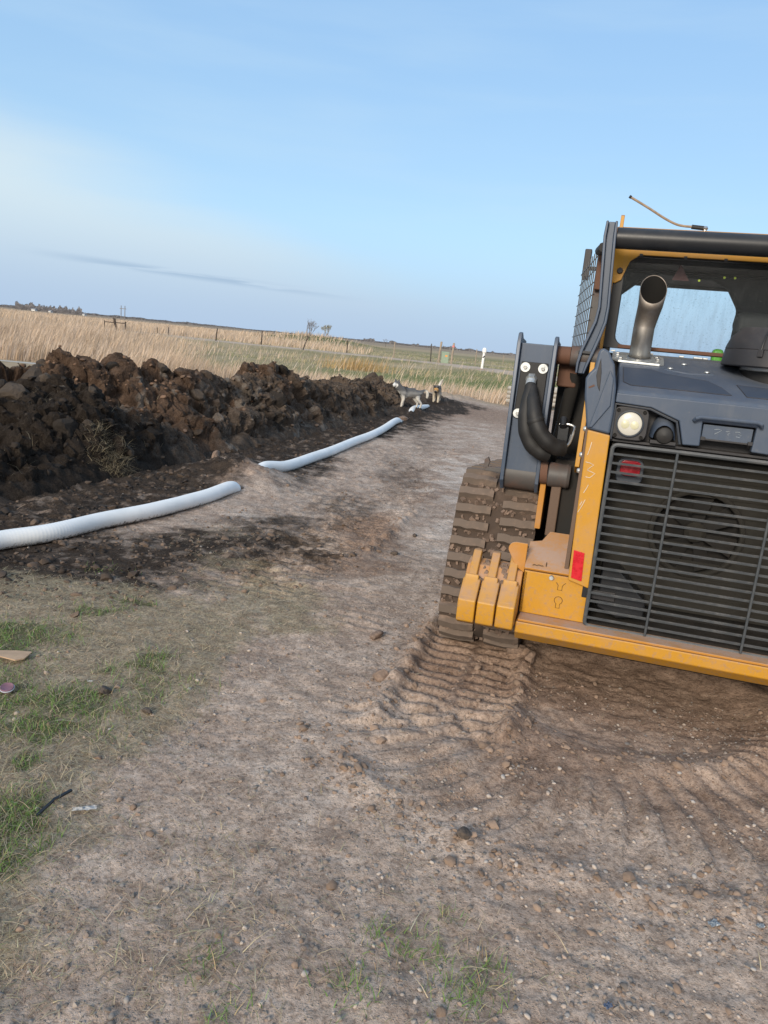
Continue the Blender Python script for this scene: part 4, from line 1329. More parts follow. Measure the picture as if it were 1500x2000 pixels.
wl.build('weld', 'steel', exh)

# ---- air pre-cleaner
ac = (0.475, 0.50, 0)
nk = MB(); nk.lathe([(0.17, hoodz(.35) - 0.03), (0.17, 1.632)], ac, 'z', 28)
pre = nk.build('air_intake', 'black_rubber', loader)
nk = MB(); nk.lathe([(0.174, 1.630), (0.178, 1.634), (0.178, 1.648), (0.174, 1.652)], ac, 'z', 28); nk.build('clamp_band', 'steel', pre)
nk = MB(); nk.lathe([(0.15, 1.645), (0.262, 1.648), (0.266, 1.652), (0.258, 1.722), (0.255, 1.726)], ac, 'z', 40); nk.build('intake_bowl', 'black_plastic', pre)
nk = MB(); nk.lathe([(0.254, 1.724), (0.258, 1.728), (0.252, 1.750), (0.238, 1.785), (0.212, 1.812), (0.208, 1.822), (0.200, 1.828), (0.0, 1.830)], ac, 'z', 40); nk.build('intake_lid', 'black_plastic', pre)
nk = MB(); nk.tube([(ac[0] + r_ * cos(radians(238)), ac[1] + r_ * sin(radians(238)), z_) for r_, z_ in ((0.214, 1.818), (0.240, 1.790), (0.257, 1.750), (0.264, 1.722), (0.266, 1.705))], 0.004, 6); nk.build('latch_wire', 'black_paint', pre)
nk = MB(); M = Matrix.Translation((ac[0] + 0.262 * cos(radians(238)), ac[1] + 0.262 * sin(radians(238)), 1.715)) @ Matrix.Rotation(radians(238), 4, 'Z'); nk.box(-0.008, 0.010, -0.012, 0.012, -0.022, 0.012, M); nk.build('latch', 'black_plastic', pre, 0.003)
for zz_ in (1.765, 1.790):
    nk = MB(); nk.tube([(ac[0] + (0.252 - (zz_ - 1.75) * 0.5) * cos(radians(a)), ac[1] + (0.252 - (zz_ - 1.75) * 0.5) * sin(radians(a)), zz_) for a in np.linspace(255, 300, 12)], 0.004, 6); nk.build('lid_rib', 'black_plastic', pre)

# ---- rear cross tube, upper arms, link boxes
ct = MB(); ct.tube([(-0.37, 0.50, 2.203), (mir(-0.37), 0.50, 2.203)], 0.050, 24)
ct.build('cross_tube', 'black_paint', loader)
for sgn in (0, 1):
    f = (lambda x: x) if sgn == 0 else mir
    C_ = [(-0.399, 2.270, 0.027), (-0.400, 2.20, 0.030), (-0.392, 2.08, 0.029), (-0.384, 1.96, 0.028), (-0.378, 1.87, 0.027), (-0.383, 1.80, 0.030), (-0.402, 1.73, 0.034), (-0.425, 1.655, 0.036), (-0.440, 1.59, 0.030), (-0.446, 1.54, 0.022)]
    def strip(k0, k1, ya, yb):
        m_ = MB(); vs = []
        for (cx_, cz_, hw) in C_:
            for kk in (k0, k1):
                for yv in (ya, yb):
                    vs.append((f(cx_ + kk * hw), yv, cz_))
        fs = []
        for i in range(len(C_) - 1):
            a = 4 * i; b_ = a + 4
            fs += [(a, a + 1, b_ + 1, b_), (a + 1, a + 3, b_ + 3, b_ + 1), (a + 3, a + 2, b_ + 2, b_ + 3), (a + 2, a, b_, b_ + 2)]
        fs += [(0, 1, 3, 2), tuple(4 * (len(C_) - 1) + q_ for q_ in (0, 2, 3, 1))]
        m_.add(vs, fs); return m_
    arm = strip(-0.55, 0.55, 0.455, 0.54).build('upper_arm', 'slate', loader, 0.003)
    strip(-1.0, -0.56, 0.425, 0.56).build('arm_flange', 'slate', arm, 0.004)
    strip(0.56, 1.0, 0.425, 0.56).build('arm_flange', 'slate', arm, 0.004)
    cl_ = MB(); cl_.box(*sorted((f(-0.468), f(-0.392))), 0.43, 0.47, 1.640, 1.652); cl_.build('arm_seam', 'black_paint', arm)
    # link box
    lk = MB()
    lk.box(*sorted((f(-0.752), f(-0.590))), 0.42, 0.60, 1.00, 1.665)
    link_ = lk.build('lift_link', 'slate', loader, 0.004)
    for (xa, xb, top) in ((-0.772, -0.7525, 1.712), (-0.5895, -0.570, 1.705)):
        fg = MB()
        fg.prism([(0.392, 0.955), (0.385, 1.10), (0.385, 1.66), (0.41, top), (0.44, top + 0.005), (0.50, 1.69), (0.66, 1.68), (0.66, 0.95), (0.55, 0.90), (0.45, 0.90)], 'x', *sorted((f(xa), f(xb))))
        fg.build('link_flange', 'slate', link_, 0.004)
    bc = MB(); bc.tube([(f(-0.762), 0.50, 0.985), (f(-0.58), 0.50, 0.985)], 0.085, 20); bc.build('lower_boss', 'rusty_steel', link_)
    sx_ = MB(); sx_.tube([(f(-0.585), 0.50, 1.620), (f(-0.505), 0.50, 1.622)], 0.046, 20); sx_.build('pivot_collar', 'rust', link_)
    sx_ = MB(); sx_.tube([(f(-0.503), 0.50, 1.622), (f(-0.36), 0.50, 1.622)], 0.052, 20); sx_.build('pivot_pin', 'rusty_steel', link_)
    sx_ = MB(); sx_.box(*sorted((f(-0.56), f(-0.46))), 0.56, 0.64, 1.46, 1.60); sx_.build('pivot_block', 'rust', link_, 0.01)
    dk = MB(); dk.tube([(f(-0.47), 0.58, 1.54), (f(-0.53), 0.75, 1.0)], 0.036, 14); dk.build('lift_cylinder', 'dusty_black', link_)
    lp = MB(); lp.tube([(f(-0.566), 0.40, 1.020), (f(-0.530), 0.40, 1.022)], 0.058, 22); lp.build('pin_collar', 'rust', link_)
    lp = MB(); lp.lathe([(0.045, 0), (0.062, 0.006), (0.064, 0.02), (0.060, 0.08), (0.064, 0.098), (0.058, 0.112), (0.03, 0.114)], (min(f(-0.528), f(-0.414)), 0.38, 1.020), 'x', 24); lp.build('pin_housing', 'rusty_steel', link_)
    lp = MB(); lp.box(*sorted((f(-0.50), f(-0.45))), 0.36, 0.42, 0.70, 0.97); lp.build('lower_stay', 'brown_side', link_, 0.006)
    lp = MB(); lp.box(*sorted((f(-0.56), f(-0.53))), 0.40, 0.62, 0.72, 0.97); lp.build('yellow_web', 'yellow_dusty', link_, 0.004)

# rear hose cover plate on the left link
cp = MB()
cp.prism([(-0.745, 1.285), (-0.738, 1.573), (-0.604, 1.573), (-0.604, 1.285)], 'y', 0.408, 0.4195)
cov = cp.build('cover_plate', 'black_rubber', loader, 0.004)
for (a, b) in ((-0.716, 1.545), (-0.627, 1.545), (-0.724, 1.309)):
    q = MB(); q.lathe([(0.0, -0.004), (0.024, -0.004), (0.0255, 0.0), (0.0255, 0.002)], (a, 0.406, b), 'y', 24); wsh = q.build('washer', 'zinc', cov)
    q = MB(); q.lathe([(0.0, -0.016), (0.009, -0.016), (0.0105, -0.012), (0.0105, -0.004)], (a, 0.406, b), 'y', 6); q.build('bolt_head', 'steel', wsh)
q = MB(); q.lathe([(0.0, -0.05), (0.018, -0.05), (0.018, -0.026), (0.027, -0.024), (0.029, -0.006), (0.029, 0.004)], (0, 0, 0), 'y', 6)
fit_m = Matrix.Translation((-0.678, 0.406, 1.493)) @ Matrix.Rotation(radians(28), 4, 'X')
fit = q.build('hose_fitting', 'zinc', cov); fit.data.transform(fit_m)
q = MB(); q.tube([(-0.677, 0.385, 1.480), (-0.676, 0.366, 1.455)], 0.026, 18); q.build('crimp_collar', 'zinc', cov)
h1 = [(-0.674, 0.372, 1.465), (-0.674, 0.350, 1.42), (-0.676, 0.335, 1.36), (-0.672, 0.322, 1.29), (-0.655, 0.315, 1.22), (-0.620, 0.315, 1.165), (-0.575, 0.32, 1.135), (-0.535, 0.335, 1.125)]
h2 = [(-0.668, 0.368, 1.455), (-0.656, 0.335, 1.41), (-0.640, 0.300, 1.36), (-0.622, 0.278, 1.30), (-0.590, 0.268, 1.24), (-0.545, 0.272, 1.195), (-0.500, 0.29, 1.172), (-0.462, 0.31, 1.170)]
def smooth_path(P_, m=6):
    P_ = [Vector(p) for p in P_]; out = []
    for i in range(len(P_) - 1):
        p0, p1, p2, p3 = P_[max(i - 1, 0)], P_[i], P_[i + 1], P_[min(i + 2, len(P_) - 1)]
        for t in np.linspace(0, 1, m, endpoint=False):
            out.append(0.5 * ((2 * p1) + (p2 - p0) * t + (2 * p0 - 5 * p1 + 4 * p2 - p3) * t * t + (3 * p1 - p0 - 3 * p2 + p3) * t**3))
    return out + [P_[-1]]
for hpth, r_ in ((h1, (0.026, 0.041)), (h2, (0.024, 0.041))):
    pth = smooth_path(hpth)
    rr_ = [r_[0] + (r_[1] - r_[0]) * min(1, i / len(pth) * 2.2) + 0.0009 * sin(i * 0.9) for i in range(len(pth))]
    rr_[-1] *= 0.8
    o = MB().tube(pth, rr_, 18).build('hose_sleeve', 'black_rubber', loader)
q = MB(); pth = smooth_path(h2); q.tube([pth[18] + (pth[18] - pth[20]).normalized() * 0.0, pth[19], pth[20]], [0.0415, 0.0445, 0.041], 18); q.build('sleeve_hem', 'black_rubber', loader)
q = MB(); q.tube(smooth_path([(-0.61, 0.31, 1.32), (-0.575, 0.30, 1.27), (-0.54, 0.305, 1.22), (-0.500, 0.315, 1.185), (-0.468, 0.33, 1.178)]), 0.009, 8); q.build('thin_hose', 'rusty_steel', loader)
q = MB(); q.tube(smooth_path([(-0.46, 0.315, 1.17), (-0.44, 0.33, 1.20), (-0.43, 0.345, 1.25), (-0.43, 0.36, 1.275), (-0.46, 0.37, 1.285), (-0.505, 0.37, 1.280)]), 0.007, 8); q.build('steel_line', 'steel', loader)
q = MB(); q.box(-0.51, -0.455, 0.37, 0.45, 1.19, 1.27); q.tube([(-0.485, 0.36, 1.27), (-0.49, 0.40, 1.31)], 0.02, 10); q.tube([(-0.45, 0.345, 1.18), (-0.44, 0.35, 1.24)], 0.013, 10); q.build('hose_coupler', 'black_paint', loader, 0.006)
q = MB(); q.box(-0.862, -0.772, 0.43, 0.455, 0.985, 1.010); q.prism([(-0.862, 0.985), (-0.868, 0.985), (-0.868, 1.045), (-0.850, 1.062), (-0.838, 1.035), (-0.846, 1.010)], 'y', 0.43, 0.455); q.build('hose_hook', 'rusty_steel', loader, 0.003)

# ---- cab
YR, YF = 0.72, 1.95
XL, XRT = -0.395, mir(-0.395)
rf_ = MB()
rf_.prism([(YR - 0.05, 2.262), (YR - 0.05, 2.285), (YR + 0.3, 2.305), (YF, 2.295), (YF + 0.05, 2.27), (YF + 0.05, 2.215), (YF, 2.20), (YR, 2.20)], 'x', XL + 0.02, XRT - 0.02)
roof = rf_.build('cab_roof', 'yellow', loader, 0.008)
q = MB(); q.prism([(YR - 0.06, 2.24), (YR - 0.06, 2.335), (YR - 0.03, 2.345), (YR + 0.02, 2.29), (YR + 0.02, 2.24)], 'x', XL + 0.032, XL + 0.050); q.build('roof_fin', 'yellow', roof, 0.003)
q = MB(); q.box(XL + 0.04, XRT - 0.04, YR + 0.02, YF - 0.01, 2.15, 2.199); q.build('headliner', 'interior_black', roof)
# rear frame with a window opening
wf = MB()
WX0, WX1, WZ0, WZ1 = -0.300, mir(-0.300), 1.705, 2.150
def ring_frame(m_, outer, inner, ya, yb):
    n_ = len(outer)
    vs = [(a, ya, b) for a, b in outer] + [(a, ya, b) for a, b in inner] + [(a, yb, b) for a, b in outer] + [(a, yb, b) for a, b in inner]
    fs = []
    for i in range(n_):
        j = (i + 1) % n_
        fs += [(i, j, n_ + j, n_ + i), (2 * n_ + i, 3 * n_ + i, 3 * n_ + j, 2 * n_ + j), (i, 2 * n_ + i, 2 * n_ + j, j), (n_ + i, n_ + j, 3 * n_ + j, 3 * n_ + i)]
    m_.add(vs, fs)
inn = [(p[0], p[2]) for p in rr_path(WX0, WX1, WZ0, WZ1, 0.05, 0)]
out_ = []
for (a, b) in inn:
    sx_ = (a - CX) / ((WX1 - WX0) / 2); sz_ = (b - (WZ0 + WZ1) / 2) / ((WZ1 - WZ0) / 2)
    k_ = 1 / max(abs(sx_), abs(sz_))
    out_.append((CX + sx_ * k_ * (XRT - CX - 0.02), (1.685 + 2.20) / 2 + sz_ * k_ * (2.20 - 1.685) / 2))
ring_frame(wf, out_, inn, YR, YR + 0.04)
cab = wf.build('cab_rear_frame', 'black_paint', loader, 0.006)
q = MB()   # yellow top bracket over the window
q.prism([(XL + 0.025, 2.195), (XRT - 0.025, 2.195), (XRT - 0.025, 2.02), (mir(-0.345), 2.012), (mir(-0.315), 2.030), (mir(-0.303), 2.07), (mir(-0.285), 2.125), (mir(-0.24), 2.158), (-0.24, 2.158), (-0.285, 2.125), (-0.303, 2.07), (-0.315, 2.030), (-0.345, 2.012), (XL + 0.025, 2.02)], 'y', YR - 0.014, YR - 0.001)
brk = q.build('window_bracket', 'yellow', cab, 0.003)
q = MB(); q.lathe([(0.0, -0.014), (0.013, -0.014), (0.016, -0.008), (0.016, 0.0)], (-0.328, YR - 0.014, 2.075), 'y', 8); q.build('knob', 'black_plastic', brk)
for a in (-0.235, -0.02, 0.17):
    q = MB(); q.box(a - 0.008, a + 0.008, YR - 0.019, YR - 0.0145, 2.150, 2.164); q.build('clip', 'black_plastic', brk)
q = MB(); q.box(XL + 0.024, XL + 0.040, YR - 0.02, YR + 0.02, 1.66, 2.02); q.build('rear_edge_strip', 'yellow', cab, 0.003)
gl = MB(); gl.box(WX0 - 0.01, WX1 + 0.01, YR + 0.012, YR + 0.018, WZ0 - 0.01, WZ1 + 0.01); gl.build('rear_window', 'dirty_glass', cab)
q = MB(); q.box(WX0 + 0.02, WX1 - 0.02, YR - 0.006, YR + 0.004, 1.688, 1.706); q.build('window_seal', 'rust', cab, 0.002)
tr = MB(); tr.prism([(-0.034, 2.128), (-0.066, 2.050), (0.019, 2.050)], 'y', YR + 0.020, YR + 0.026)
tr.prism([(-0.031, 2.103), (-0.048, 2.060), (0.002, 2.060)], 'y', YR + 0.0185, YR + 0.020)
tri = tr.build('warning_triangle', 'dark_red', cab)
for a, b in ((0.066, 2.056), (0.183, 2.078), (0.233, 2.079)):
    q = MB(); q.lathe([(0, 0), (0.006, 0.0), (0.006, 0.002)], (a, YR + 0.020, b), 'y', 10); q.build('sticker_dot', 'hi_vis', cab)
# sides: posts, lower walls, wire mesh
for sgn in (0, 1):
    f = (lambda x: x) if sgn == 0 else mir
    q = MB()
    q.prism([(YR + 0.0, 1.45), (YR, 2.20), (YR + 0.08, 2.20), (YR + 0.08, 1.66), (YF - 0.10, 1.66), (YF - 0.08, 2.20), (YF, 2.20), (YF + 0.12, 1.10), (YR, 1.10)], 'x', *sorted((f(XL + 0.001), f(XL + 0.035))))
    sd = q.build('cab_side', 'rusty_steel', loader, 0.004)
    q = MB(); q.box(*sorted((f(XL + 0.002), f(XL + 0.034))), YR + 0.081, YF - 0.075, 2.12, 2.199); q.build('side_header', 'black_paint', sd, 0.004)
    q = MB(); q.prism([(YF - 0.30, 2.1195), (YF - 0.09, 2.1195), (YF - 0.10, 1.85), (YF - 0.15, 1.95), (YF - 0.19, 2.06)], 'x', *sorted((f(XL + 0.004), f(XL + 0.032)))); q.build('corner_gusset', 'black_paint', sd, 0.006)
    for k in range(9):
        yy_ = YR + 0.22 + k * 0.115
        if yy_ > YF - 0.1: break
        q = MB(); bx = XL - 0.055 - 0.125 * (yy_ - YR - 0.1) / 1.1; q.tube([(f(bx), yy_, 1.60), (f(bx), yy_ + 0.02, 2.20)], 0.0032, 6); q.build('mesh_wire', 'black_paint', sd)
    for k in range(9):
        zz_ = 1.62 + k * 0.068
        q = MB(); q.tube([(f(XL - 0.050), YR + 0.09, zz_), (f(XL - 0.175), YF - 0.06, zz_)], 0.0030, 6); q.build('mesh_wire', 'black_paint', sd)
    q = MB(); q.box(*sorted((f(XL - 0.058), f(XL - 0.001))), YR + 0.10, YR + 0.19, 1.60, 2.225); q.build('side_rail', 'rusty_steel', sd, 0.01)
    q = MB(); q.box(*sorted((f(XL - 0.052), f(XL - 0.001))), YR + 0.06, YR + 0.095, 1.98, 2.19); q.build('side_bracket', 'rust', sd, 0.006)
    q = MB(); q.tube([(f(XL - 0.05), YR + 0.02, 2.17), (f(XL - 0.03), YR - 0.13, 2.17)], 0.024, 12); q.build('arm_stop', 'black_rubber', sd)
    q = MB(); q.prism([(YF - 0.10, 2.15), (YF - 0.10, 2.33), (YF - 0.02, 2.33), (YF + 0.02, 2.14)], 'x', *sorted((f(XL - 0.17), f(XL - 0.125)))); q.box(*sorted((f(XL - 0.13), f(XL + 0.02))), YF - 0.06, YF - 0.03, 2.20, 2.225); q.build('side_mirror', 'black_plastic', sd, 0.006)
    q = MB(); q.prism([(YR + 0.2, 1.10), (YR + 0.2, 1.60), (YF + 0.1, 1.60), (YF + 0.2, 1.05)], 'x', *sorted((f(XL - 0.03), f(XL - 0.0005)))); q.build('yellow_side_plate', 'yellow', sd, 0.004)
# front of the cab: door frame around clear glass
fr_ = MB()
inn = [(p[0], p[2]) for p in rr_path(-0.31, mir(-0.31), 1.20, 2.13, 0.09, 0)]
out_ = [(p[0], p[2]) for p in rr_path(-0.36, mir(-0.36), 1.10, 2.20, 0.02, 0)]
ring_frame(fr_, out_, inn, YF, YF + 0.03)
fro = fr_.build('cab_door_frame', 'interior_black', loader)
q = MB(); q.box(-0.32, mir(-0.32), YF + 0.012, YF + 0.016, 1.19, 2.14); q.build('front_window', 'dirty_glass', fro)
# seat, controls
st = MB()
st.prism([(0.98, 1.25), (0.90, 1.80), (0.92, 1.93), (1.00, 1.94), (1.03, 1.82), (1.10, 1.32), (1.55, 1.30), (1.56, 1.20), (1.0, 1.15)], 'x', 0.30, 0.64)
seat = st.build('seat', 'interior_black', loader, 0.04, seg=4)
q = MB(); q.box(0.24, 0.30, 0.98, 1.30, 1.42, 1.60); q.build('arm_rest', 'black_plastic', seat, 0.02)
q = MB(); q.prism([(-0.32, 2.15), (-0.32, 1.98), (-0.20, 2.085), (-0.10, 2.125), (0.18, 2.11), (0.27, 2.07), (0.34, 1.96), (0.33, 1.86), (0.40, 1.82), (0.60, 1.84), (0.62, 2.15)], 'y', 1.20, 1.26); q.build('cab_console', 'interior_black', roof, 0.02)
q = MB(); q.box(0.225, 0.285, 1.0, 1.06, 1.60, 1.735); q.build('green_bottle', 'hi_green', loader, 0.02) if 'hi_green' in MATS else None

# ---- whip antenna
q = MB(); q.lathe([(0.020, 0), (0.020, 0.004), (0.011, 0.008), (0.010, 0.018), (0.015, 0.026), (0.010, 0.036), (0.0, 0.038)], (0.056, 0.80, 2.291), 'z', 14)
ant = q.build('antenna_base', 'steel', roof)
q = MB(); q.tube([(0.048, 0.80, 2.318), (-0.010, 0.80, 2.322)], 0.011, 10); q.build('antenna_boot', 'black_rubber', roof)
q = MB(); q.tube(smooth_path([(-0.008, 0.80, 2.322), (-0.05, 0.80, 2.324), (-0.09, 0.80, 2.332), (-0.15, 0.80, 2.358), (-0.22, 0.80, 2.396), (-0.28, 0.80, 2.427), (-0.330, 0.80, 2.452)]), 0.006, 8); q.build('antenna_whip', 'whip', roof)
q = MB(); q.tube([(-0.328, 0.80, 2.451), (-0.338, 0.80, 2.456)], 0.008, 8); q.build('antenna_tip', 'black_rubber', roof)
# ================================================================== DRAIN PIPE
def _sock(k, out):
    co = objco(k)
    n = k.noise(co, 5, 5, 0.65); n2 = k.noise(co, 40, 4, 0.7)
    z = k.n('ShaderNodeSeparateXYZ', i={0: co}).outputs[2]
    c = k.mix(k.step(n, 0.3, 0.7), (0.78, 0.79, 0.78), (0.86, 0.86, 0.85))
    mud = k.step(k.math('ADD', k.math('MULTIPLY', k.math('SUBTRACT', 0.075, z), 9.0), k.math('MULTIPLY', k.math('SUBTRACT', n2, 0.5), 1.6)), 0.42, 0.75, 0.0, 0.85)
    c = k.mix(mud, c, (0.075, 0.06, 0.05))
    c = k.mix(k.step(n2, 0.62, 0.75, 0.0, 0.25), c, (0.35, 0.32, 0.28))
    principled(k, out, c, 0.75, 0, bump(k, n2, 0.2, 0.004), 0.1)
mat('sock', _sock)


def spline(P_, step):
    q = smooth_path(P_, 24)
    A = np.array([tuple(p) for p in q]); L = np.concatenate([[0], np.cumsum(np.linalg.norm(np.diff(A, axis=0), axis=1))])
    s = np.arange(0, L[-1], step)
    return [Vector((np.interp(v, L, A[:, 0]), np.interp(v, L, A[:, 1]), np.interp(v, L, A[:, 2]))) for v in s], s


pz = []
for i, p in enumerate(PIPE):
    u = PIPE_PX[i][0]
    pz.append(Vector((p.x, p.y, 0.060 + 0.35 * gz(p.x, p.y))) if not (456 < u < 510 or 778 < u < 801 or u > 835) else Vector((p.x, p.y, -0.05)))
pth, ss = spline(pz, 0.0065)
rr_ = [0.065 + 0.0011 * (0.5 + 0.5 * cos(2 * pi * s / 0.026)) * (0.5 + 0.5 * noise3(np.array([s * 2.0]), np.array([0.3]), 5.0)[0]) + 0.0015 * noise3(np.array([s * 5.0]), np.array([0.0]), 1.0)[0] for s in ss]
pp = MB().tube(pth, rr_, 18)
pipe = pp.build('drain_pipe', 'sock', None, 0, 180)
tag(pipe, 'long white fabric sleeved drain pipe snaking along the dirt pile', 'pipe')

# coil of the same pipe at the end of the drive
q = gp(1012, 789)
cc = Vector((q.x + 0.55, q.y + 0.2, 0))
hel = []
for i in range(0, 36 * 4 + 14):
    a = 2 * pi * i / 36
    hel.append((0.86 * cos(a), 0.86 * sin(a), 0.085 + 0.142 * i / 36 + 0.006 * sin(i * 0.7)))
cl = MB().tube(hel, 0.078, 12)
plain('sock_dusty', (0.50, 0.45, 0.38), 0.8, 0, 0.15, 6, 0.15)
coil = cl.build('pipe_coil', 'sock_dusty', None, 0, 180)
coil.location = (cc.x, cc.y, gz(cc.x, cc.y))
tag(coil, 'coiled stack of dusty white drain pipe behind the loader', 'pipe coil')

# ================================================================== CLODS, STONES, GRAVEL
def ico(sub):
    bm = bmesh.new(); bmesh.ops.create_icosphere(bm, subdivisions=sub, radius=1.0)
    v = np.array([tuple(p.co) for p in bm.verts]); f = np.array([[p.index for p in fc.verts] for fc in bm.faces]); bm.free()
    return v, f


ICO1, ICO2, ICO3 = ico(1), ico(2), ico(3)


def rock_verts(base, seed, rough, flat=0.7, cuts=5):
    v = base[0].copy(); r = np.random.RandomState(seed)
    for _ in range(cuts):                    # slice planes off: angular faces
        n = r.normal(size=3); n /= np.linalg.norm(n); d = r.uniform(0.55, 0.85)
        s = v @ n; v = v - np.outer(np.clip(s - d, 0, None), n) * 0.85
    v = v * (1 + rough * fbm(v[:, 0] * 1.5 + seed, v[:, 1] * 1.5, v[:, 2] * 1.5, 3)[:, None])
    v *= np.array([r.uniform(0.8, 1.25), r.uniform(0.7, 1.0), flat * r.uniform(0.8, 1.2)])
    return v


def _clod(k, out):
    co = objco(k)
    oi = k.n('ShaderNodeObjectInfo').outputs['Random']
    n4 = k.noise(co, 1.7, 6, 0.7)
    ramp = k.mix(k.step(oi, 0.25, 0.5), (0.045, 0.037, 0.031), (0.105, 0.083, 0.066))
    ramp = k.mix(k.step(oi, 0.62, 0.8), ramp, (0.100, 0.076, 0.060))
    ramp = k.mix(k.step(oi, 0.9, 0.96), ramp, (0.20, 0.175, 0.15))
    c = k.mix(k.step(n4, 0.35, 0.7, 0.0, 0.6), ramp, k.mix(1.0, ramp, (0.6, 0.6, 0.6), 'MULTIPLY'))
    principled(k, out, c, 0.95, 0, bump(k, k.noise(co, 6, 6, 0.7), 0.6, 0.12), 0.15)
mat('clod', _clod)
clod_meshes = []
for s in range(9):
    v = rock_verts(ICO3, s, 0.20, 0.75, 9)
    v = v * (1 + 0.05 * fbm(v[:, 0] * 5 + s, v[:, 1] * 5, v[:, 2] * 5, 2)[:, None])
    me = np_mesh('clod', v, ICO3[1], True); me.set_sharp_from_angle(angle=radians(30)); me.materials.append(MATS['clod']); clod_meshes.append(me)
rs = np.random.RandomState(3)
# clods on the pile
cand = np.where((env2 > 0.6) & (ptr < 2.9) & (psr < 16.5))[0]
wgt = (1.0 / (4 + psr[cand] * 0.8))**1.0
pick = rs.choice(cand, 295, replace=False, p=wgt / wgt.sum())
for i in pick:
    o = link(bpy.data.objects.new('clod', clod_meshes[rs.randint(9)]), pile)
    s = float(np.clip(rs.lognormal(-2.45, 0.50), 0.04, 0.26))
    o.location = (P3[i, 0] - TOE0.x, P3[i, 1] - TOE0.y, P3[i, 2] - s * 0.30)
    o.rotation_euler = (rs.uniform(-.7, .7), rs.uniform(-.7, .7), rs.uniform(0, 6.3)); o.scale = (s, s, s)


def scatter_rocks(name, pts, sizes, cols, base, seeds, flat, sink, rough, mat_, cuts=4):
    """many small stones or crumbs joined to one mesh"""
    protos = [rock_verts(base, 100 + s, rough, flat, cuts) for s in range(seeds)]
    nv = len(base[0]); V = np.empty((len(pts) * nv, 3), np.float32); F = np.empty((len(pts) * len(base[1]), 3), np.int32); Cc = np.empty((len(pts) * nv, 3), np.float32)
    r = np.random.RandomState(11)
    for i, (p, s, c) in enumerate(zip(pts, sizes, cols)):
        a = r.uniform(0, 6.283); tl = r.uniform(-.5, .5)
        R_ = np.array(Euler((tl, r.uniform(-.4, .4), a)).to_matrix())
        V[i * nv:(i + 1) * nv] = (protos[i % seeds] * s) @ R_.T + p + np.array([0, 0, s * sink])
        F[i * len(base[1]):(i + 1) * len(base[1])] = base[1] + i * nv
        Cc[i * nv:(i + 1) * nv] = c
    me = np_mesh(name, V, F, True, {'col': Cc})
    me.set_sharp_from_angle(angle=radians(50))
    me.materials.append(MATS[mat_])
    return bpy.data.objects.new(name, me)


def _attr(name, rough=0.85, scale=60, bs=0.3, spec=0.3, trans=0.0):
    def b(k, out):
        c = k.n('ShaderNodeAttribute', attribute_name='col').outputs['Color']
        n = k.noise(objco(k), scale, 4, 0.6)
        c = k.mix(k.step(n, 0.3, 0.7, 0.0, 0.5), c, k.mix(1.0, c, (0.72, 0.70, 0.68), 'MULTIPLY'))
        p = principled(k, out, c, rough, 0, bump(k, n, bs, 0.004), spec)
        if trans:
            t = k.n('ShaderNodeBsdfTranslucent', i={0: c})
            m = k.n('ShaderNodeMixShader', i={0: trans, 1: p.outputs[0], 2: t.outputs[0]})
            k.t.links.new(m.outputs[0], out.inputs[0])
    return mat(name, b)


_attr('stone', 0.85, 45, 0.25)
_attr('crumb', 0.95, 80, 0.4, 0.15)
_attr('blade', 0.7, 30, 0.0, 0.2, 0.25)
STONE_COL = np.array([(0.42, 0.355, 0.30), (0.38, 0.31, 0.255), (0.35, 0.32, 0.295), (0.405, 0.345, 0.295), (0.36, 0.275, 0.22)])

# crumbs of earth on the pile
cp_ = rs.choice(np.where(env2 > 0.25)[0], 4200, replace=False)
sz = np.clip(rs.lognormal(-4.0, 0.5, 4200), 0.008, 0.05)
cb = np.stack([0.030 + 0.075 * (1 - blk[cp_]) + 0.06 * rdm[cp_], 0.024 + 0.062 * (1 - blk[cp_]) + 0.018 * rdm[cp_], 0.020 + 0.05 * (1 - blk[cp_])], 1) * rs.uniform(0.8, 1.5, (4200, 1))
o = scatter_rocks('crumbs', P3[cp_] - np.array([TOE0.x, TOE0.y, 0]), sz, cb, ICO1, 8, 0.75, 0.25, 0.25, 'crumb')
tag(link(o, pile), kind='stuff')

# small gravel over the yard (uncountable)
def frame_pts(n, ymin, ymax, power=1.0, seed=0, margin=0.3):
    """points over the yard, denser near by"""
    r = np.random.RandomState(seed)
    y_ = ymin * (ymax / ymin)**(r.rand(n)**power)
    hw = 0.56 * y_ + margin
    return r.uniform(-1, 1, n) * hw, y_


def on_loader(x, y):
    lx, ly = loc(x, y)
    return (lx > -1.02) & (lx < 1.5) & (ly > 0.32)


X, Y = frame_pts(26000, 1.3, 9.0, 0.95, 5)
md, mr, mp, ms, mg = ground_masks(X, Y)
n_ = fbm(X * 1.7, Y * 1.7, 3.0, 3)
keep = rs.rand(len(X)) < np.clip((0.55 + 0.9 * n_) * (1 - 0.9 * md) * (1 - 0.75 * ms) * (1 - 0.9 * mg), 0.02, 1) * np.where(X > -0.2, 1.0, 0.7)
keep &= ~on_loader(X, Y)
t_ = (X - TOE0.x) * TN.x + (Y - TOE0.y) * TN.y
keep &= t_ < -0.5
X, Y = X[keep], Y[keep]
Z = ground_h(X, Y)
sz = np.clip(rs.lognormal(-5.75, 0.55, len(X)), 0.0016, 0.011) * (1 + 0.06 * Y)
cols = STONE_COL[rs.randint(0, 5, len(X))] * rs.uniform(0.5, 0.95, (len(X), 1))
o = scatter_rocks('gravel', np.stack([X, Y, Z], 1), sz, cols, ICO1 if False else (ICO1[0], ICO1[1]), 10, 0.7, 0.05, 0.25, 'stone', 7)
tag(link(o), 'small gravel strewn over the bare dirt yard', 'gravel', kind='stuff')

